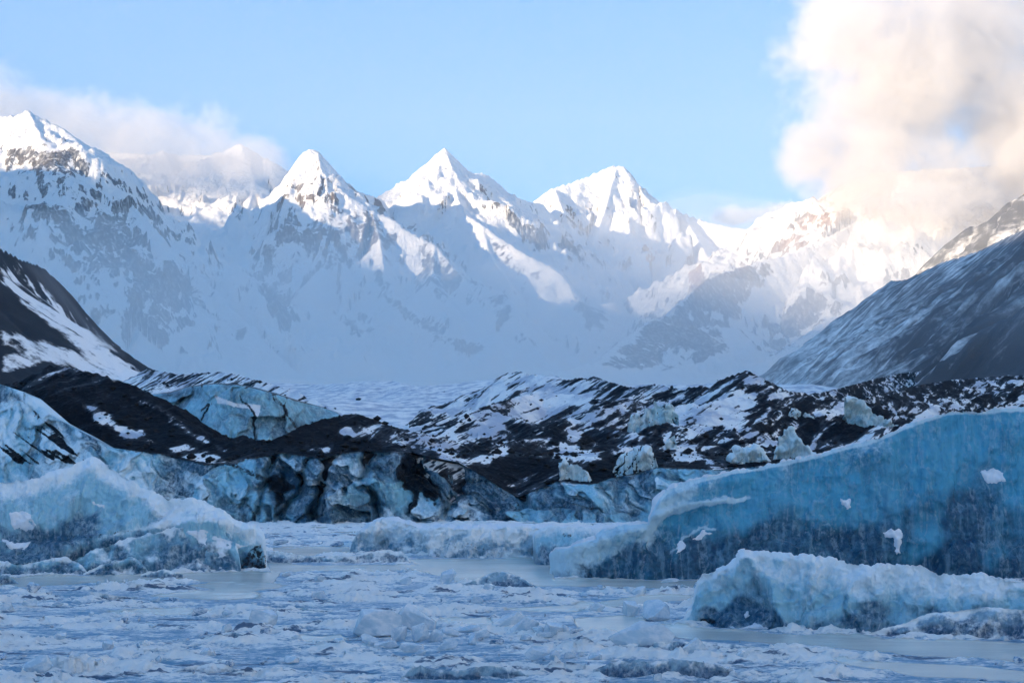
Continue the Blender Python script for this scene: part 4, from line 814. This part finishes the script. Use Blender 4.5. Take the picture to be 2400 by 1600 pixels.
def build_chunks():
    clear = mat_chunk('clear_ice', (.55, .70, .80), .35); blue = mat_chunk('blue_ice', (.08, .22, .38), .3)
    kinds = {}
    for k in ('block', 'slab', 'shard'):
        for s in range(4): kinds[k, s, 0] = hull_chunk('ice_chunk', 31 * s + len(k) * 7, k, clear); kinds[k, s, 1] = hull_chunk('ice_chunk', 31 * s + len(k) * 7 + 3, k, blue)
    def put(px, py, w_, h_, kind, s, label, cat='ice chunk', rot=0., tilt=0., depth=None, group=None, name='ice_chunk', blue_=0):
        Y = 20000. / (py - H0); X = (px - 1200) / F * Y; m = Y / F
        o = bpy.data.objects.new(name, kinds[kind, s % 4, blue_]); C.objects.link(o)
        W, Hh = w_ * m, h_ * m; dp = depth * m if depth else .5 * (W + Hh)
        dz = float(lake_height(np.array([X]), np.array([Y]))[0])
        o.location = (X, Y + dp * .4, dz - .10 * Hh); o.scale = (W, dp, Hh * 1.1); o.rotation_euler = (0, radians(tilt), radians(rot))
        tag(o, label, cat, group); return o
    L = [
     (612,1472,66,40,'block',0,'square-sided clear ice block standing alone on the crust','ice block',8,0),
     (76,1578,66,52,'shard',1,'leaning clear ice shard with a pointed top near the shore','ice shard',0,8),
     (1503,1528,140,72,'shard',2,'rounded clear ice boulder narrowing to the right, behind the streaked hummock','ice boulder',0,12),
     (1480,1444,38,36,'block',3,'upright frosted ice block between the clear boulder and the scalloped berg','ice block',12,0),
     (1400,1439,36,26,'shard',0,'small pyramid of frosted ice left of the upright block','ice chunk',0,0),
     (1538,1455,60,48,'block',1,'cracked glassy ice lump at the tip of the scalloped berg','ice lump',20,0),
     (1060,1374,44,32,'shard',3,'tilted fin-shaped clear ice plate beside the streaked dark mound','ice plate',-8,-24),
     (945,1374,24,22,'shard',2,'notched ice fragment between the wave-shaped heap and the fin plate','ice fragment',0,30),
     (67,1426,36,18,'block',2,'rounded oval disc of clear ice lying on the crust','ice disc',0,0),
     (70,1384,20,18,'block',1,'small round ice lump behind the oval disc','ice lump',0,0),
     (250,1524,26,22,'block',3,'small square clear ice cube beyond the leaning shard','ice cube',15,0),
     (138,1507,32,20,'shard',3,'little frosted ice hump beyond the small cube','ice chunk',0,0),
     (360,1411,24,16,'shard',1,'tiny white ice tooth beside the flat wedge slab','ice fragment',0,10),
     (170,1560,34,18,'slab',1,'small blue ice splinter lying right of the leaning shard','ice fragment',0,20),
     # the heap of broken slabs
     (880,1494,110,62,'block',2,'large glassy ice block at the left end of the broken slab heap','ice block',10,4),
     (965,1478,104,58,'slab',0,'broad snow-dusted slab leaning over the large glassy block','ice slab',8,32),
     (985,1505,42,44,'slab',2,'upright pale ice plate propped below the snow-dusted slab','ice plate',-10,-8),
     (1015,1503,28,32,'slab',3,'narrow ice plate leaning right of the upright pale plate','ice plate',0,28),
     (945,1502,48,40,'shard',0,'dark-edged leaning ice wedge under the large glassy block','ice wedge',0,-35),
     (860,1516,44,24,'slab',1,'flat ice plate in front of the large glassy block','ice plate',0,14),
     (905,1520,60,22,'slab',0,'low tilted ice plate at the foot of the slab heap','ice plate',6,-10),
     (965,1528,56,22,'slab',3,'broken flat ice sheet at the front of the slab heap','ice sheet',0,8),
     (1050,1524,46,28,'shard',2,'ridged glassy ice lump before the gap in the slab heap','ice lump',0,0),
     (1107,1511,18,26,'block',1,'small upright ice cube before the middle of the slab heap','ice cube',0,0),
     (1128,1500,42,22,'slab',2,'pale flat block resting in the middle of the slab heap','ice block',0,-6),
     (1100,1484,56,20,'shard',1,'rounded snowy lump at the back of the slab heap','ice lump',0,0),
     (1050,1494,44,20,'slab',1,'tilted frosted plate in the low middle of the heap','ice plate',0,18),
     (1200,1478,80,34,'slab',3,'frosted slab leaning over the right half of the heap','ice slab',8,-24),
     (1240,1490,70,40,'slab',0,'steep frosted slab in the right half of the heap','ice slab',-12,-40),
     (1300,1498,46,32,'block',3,'shiny bright-edged ice block at the right end of the heap','ice block',14,0),
     (1328,1498,26,26,'shard',1,'pointed glassy fin behind the shiny right-end block','ice fin',0,-30),
     (1275,1500,40,16,'slab',2,'low pale plate in front of the shiny right-end block','ice plate',0,0),
     (1232,1505,26,14,'block',0,'small pale ice lump before the steep frosted slab','ice lump',0,0),
     (1350,1500,30,14,'shard',0,'small dark wedge of ice beyond the shiny right-end block','ice wedge',0,0,1),
     (1160,1512,40,14,'slab',3,'dark low ice plate right of the small upright cube','ice plate',0,0,1),
     (1260,1556,60,34,'shard',3,'crumbly ice lump in front of the slab heap toward the shore','ice lump',0,0),
     (1290,1550,26,26,'slab',1,'bright ice flake stuck in the crumbly lump','ice flake',0,40),
     (1640,1540,52,44,'slab',2,'leaning translucent plate on the streaked hummock','ice plate',6,-28),
     (1735,1552,30,22,'block',2,'small glassy cube right of the leaning translucent plate','ice cube',20,30),
     (1395,1546,32,14,'block',1,'small rounded lump in front of the clear ice boulder','ice lump',0,0),
     (1572,1366,40,12,'shard',2,'low bright ice scrap beside the left tip of the scalloped berg','ice scrap',0,0),
     (1330,1456,40,14,'slab',2,'thin shiny splinter on smooth ice beyond the slab heap','ice splinter',0,10),
     (655,1283,36,14,'shard',0,'dark little ice lump on far snow behind the long floe','ice lump',0,0,1),
     (790,1281,32,12,'shard',1,'low dark ice lump beside the left end of the flat shelf','ice lump',0,0,1),
     (775,1317,20,8,'block',1,'tiny white ice cube touching the long floe','ice cube',0,0),
     (1014,1306,16,8,'block',2,'tiny white ice cube at the foot of the flat shelf','ice cube',0,0),
    ]
    for q in L:
        px, py, w_, h_, kd, s, lab, cat, rot, tilt = q[:10]
        put(px, py, w_, h_, kd, s, lab, cat, rot, tilt, blue_=q[10] if len(q) > 10 else 0)
    r = np.random.RandomState(5); n = 0
    while n < 230:
        py = 1342 + 258 * r.rand() ** .8; px = -80 + 2560 * r.rand()
        Y = 20000. / (py - H0); X = (px - 1200) / F * Y
        h, sm, _, _ = lake_height(np.array([X]), np.array([Y]), True)
        if sm[0] > .4 or (px > 1600 and 1290 < py < 1490) or (px > 1250 and py < 1362) or (px < 640 and py < 1350): continue
        s = 5 + 19 * r.rand() ** 2.6
        kd = ('block', 'slab', 'shard')[r.randint(3)]; bl = int(r.rand() < .3); big_ = s > 11
        wd = {'block': 'blocky lump', 'slab': 'flat splinter', 'shard': 'pointed shard'}[kd]
        lab = ('chunky ' if big_ else 'tiny ') + ('dark blue ' if bl else 'whitish clear ') + 'ice ' + wd + ' frozen loosely onto the lake crust'
        put(px, py, s * 1.5, s * (.5 + .5 * r.rand()), kd, r.randint(4), lab, 'ice fragment', r.rand() * 360, r.rand() * 30 - 15, None, lab.split(' frozen')[0] + 's on the lake', 'ice_fragment', bl); n += 1

def build_rubble():
    me = bpy.data.objects['moraine'].data; n = len(me.vertices); co = np.empty(n * 3, np.float32); me.vertices.foreach_get('co', co); co = co.reshape(-1, 3)
    r = np.random.RandomState(3); u, v = to_px(co)
    ok = np.nonzero((co[:, 1] > 146) & (co[:, 1] < 300) & (co[:, 2] > 3) & (u > -60) & (u < 2460))[0]
    w_ = 1. / co[ok, 1] ** 1.5; pick = r.choice(ok, 5200, p=w_ / w_.sum()); Vs = []; Fs = []
    ico = np.array([(0, 0, 1), (.9, 0, .3), (.28, .85, .3), (-.72, .53, .3), (-.72, -.53, .3), (.28, -.85, .3), (.2, .1, -.6)])
    tri = np.array([(0, 1, 2), (0, 2, 3), (0, 3, 4), (0, 4, 5), (0, 5, 1), (6, 2, 1), (6, 3, 2), (6, 4, 3), (6, 5, 4), (6, 1, 5)])
    for i, k in enumerate(pick):
        sz = .12 + .55 * r.rand() ** 5; a = r.rand() * 6.28; ca, sa = cos(a), sin(a)
        q = ico * (1 + .5 * (r.rand(7, 1) - .5)) * (1, .6 + .6 * r.rand(), .5 + .5 * r.rand()) * sz
        q = np.stack([q[:, 0] * ca - q[:, 1] * sa, q[:, 0] * sa + q[:, 1] * ca, q[:, 2]], -1) + co[k] + (r.rand() * .6 - .3, r.rand() * .6 - .3, .02)
        Vs.append(q); Fs.append(tri + 7 * i)
    o = mesh_obj('rubble', np.concatenate(Vs), np.concatenate(Fs), bpy.data.materials['dark_rock'], smooth=False); o['kind'] = 'stuff'
def build_rocks():
    import bmesh
    mat = mat_rock()
    def rock(px, py, Y, w_, h_, label, seed):
        bm = bmesh.new(); bmesh.ops.create_icosphere(bm, subdivisions=3, radius=.5)
        for v in bm.verts:
            d = float(fbm(np.array([v.co.x * 1.6]), np.array([v.co.y * 1.6]), np.array([v.co.z * 1.6 + seed]), 3)[0]); v.co *= 1 + .45 * d
        me = bpy.data.meshes.new('boulder'); bm.to_mesh(me); bm.free(); me.materials.append(mat)
        o = bpy.data.objects.new('boulder', me); C.objects.link(o); o.location = P(px, py - h_ * .3, Y); o.scale = (w_ / F * Y, w_ / F * Y, h_ / F * Y * 1.3)
        tag(o, label, 'boulder')
    rock(514, 885, 288, 20, 15, 'single dark boulder perched on the ridge above the blue inner cliff', 3.)
    rock(840, 937, 449, 12, 6, 'lone grey boulder on the brow of the smooth snow tongue', 9.)

# ------------------------------------------------------------------ air, mist, clouds
def vol_box(name, lo, hi, mat):
    x0, y0, z0 = lo; x1, y1, z1 = hi
    V = [(x, y, z) for z in (z0, z1) for y in (y0, y1) for x in (x0, x1)]
    Fc = [[0, 2, 3, 1], [4, 5, 7, 6], [0, 1, 5, 4], [2, 6, 7, 3], [0, 4, 6, 2], [1, 3, 7, 5]]
    o = mesh_obj(name, V, Fc, mat, smooth=False); o['kind'] = 'stuff'; return o
def mat_volume(name, density, color, aniso=.0):
    m = NT(name); v = m.n('ShaderNodeVolumePrincipled'); v.inputs['Color'].default_value = (*color, 1); v.inputs['Density'].default_value = density; v.inputs['Anisotropy'].default_value = aniso
    m.t.links.new(v.outputs[0], m.out.inputs['Volume']); return m.m
def build_air():
    vol_box('haze', (-6800, -7500, -2), (6000, 8900, 2150), mat_volume('haze_air', 5.0e-5, (.97, .97, .97), .0))
    # low mist lying over the upper glacier, thinning out upwards and towards the viewer
    xs = np.linspace(-3600, 3600, 60); ys = np.geomspace(1000, 7600, 60)
    X, Y = np.meshgrid(xs, ys)
    top = floor_z(Y) - 10 + (330 - 40 * ss(0, 1400, X)) * ss(900, 3000, Y) * ss(6600, 4600, Y) * (1 + .45 * fbm(X / 800, Y / 800, 3., 4)) + 6
    bot = floor_z(Y) * 0 - 1
    e = ss(-3600, -3000, X) * ss(3600, 3000, X) * ss(7600, 7000, Y)
    top = bot + 1 + (top - bot) * np.maximum(e, .02)
    nr, nc = X.shape
    V = np.concatenate([np.stack([X, Y, top], -1).reshape(-1, 3), np.stack([X, Y, bot], -1).reshape(-1, 3)])
    f1 = grid_faces(nr, nc); f2 = grid_faces(nr, nc, True) + nr * nc
    idx = np.arange(nr * nc).reshape(nr, nc); loop = np.concatenate([idx[0], idx[1:, -1], idx[-1, -2::-1], idx[-2:0:-1, 0]])
    side = np.stack([loop, loop + nr * nc, np.roll(loop, -1) + nr * nc, np.roll(loop, -1)], -1)
    o = mesh_obj('valley_mist', V, np.concatenate([f1, f2, side]), mat_volume('mist_air', 5.2e-4, (1.0, .98, .95), .0), smooth=True); o['kind'] = 'stuff'

def cloud(name, lo, hi, blobs, dens, scale, thr=.35, amp=1.3):
    m = NT(name + '_volume'); p = m.pos(); S = None
    for c, r in blobs:
        d = m.vmath('LENGTH', m.vmath('DIVIDE', m.vmath('SUBTRACT', p, c), r)); s = m.math('SUBTRACT', 1., d)
        S = s if S is None else m.math('SMOOTH_MAX', S, s, .25)
    n = m.noise(m.mapping(p, (1, 1, 1.15)), 1 / scale, 9, .64, .5)
    n_ = m.noise(p, 1 / 75, 5, .6, .4)
    v = m.math('ADD', S, m.math('ADD', m.math('MULTIPLY', m.math('SUBTRACT', n, .5), amp), m.math('MULTIPLY', m.math('SUBTRACT', n_, .5), 1.1)))
    den = m.math('MULTIPLY', m.ramp(v, thr - .06, thr + .34), dens)
    vol = m.n('ShaderNodeVolumePrincipled'); vol.inputs['Color'].default_value = (.91, .88, .86, 1); m.set(vol.inputs['Density'], den); vol.inputs['Anisotropy'].default_value = .1
    m.t.links.new(vol.outputs[0], m.out.inputs['Volume'])
    o = vol_box(name, lo, hi, m.m); return o
def build_clouds():
    def B(px, py, Y, rx, rz, ry): return (P(px, py, Y), (rx / F * Y, ry, rz / F * Y))
    cloud('cloud', (850, 3900, 560), (3200, 5300, 2300), [B(2110,190,4600,260,250,420), B(2010,60,4600,190,170,380), B(2280,60,4600,240,190,400), B(2050,400,4550,170,150,330), B(1900,365,4600,110,75,250), B(2200,440,4500,190,150,300), B(2420,330,4550,230,260,380), B(2130,520,4350,150,90,250), B(2600,150,4600,300,300,400)], .0065, 380, .15, 2.4)
    cloud('cloud', (-3000, 5150, 850), (-560, 6250, 1900), [B(60,275,5750,190,85,300), B(210,315,5700,170,100,300), B(350,335,5650,180,100,300), B(480,350,5600,150,90,280), B(600,362,5550,90,65,200), B(-150,240,5750,240,120,300)], .0035, 330, .10, 2.2)
    cloud('cloud', (900, 7300, 900), (2200, 8300, 1500), [B(1720,505,7800,70,28,200), B(1830,500,7800,80,36,200)], .007, 200, .2, 1.4)

mat_snow()
build_mountains()
build_walls()
build_moraine()
build_cliffs()
build_lake()
build_bergs()
build_seracs()
build_rocks(); build_rubble()
build_chunks()
build_air()
build_clouds()
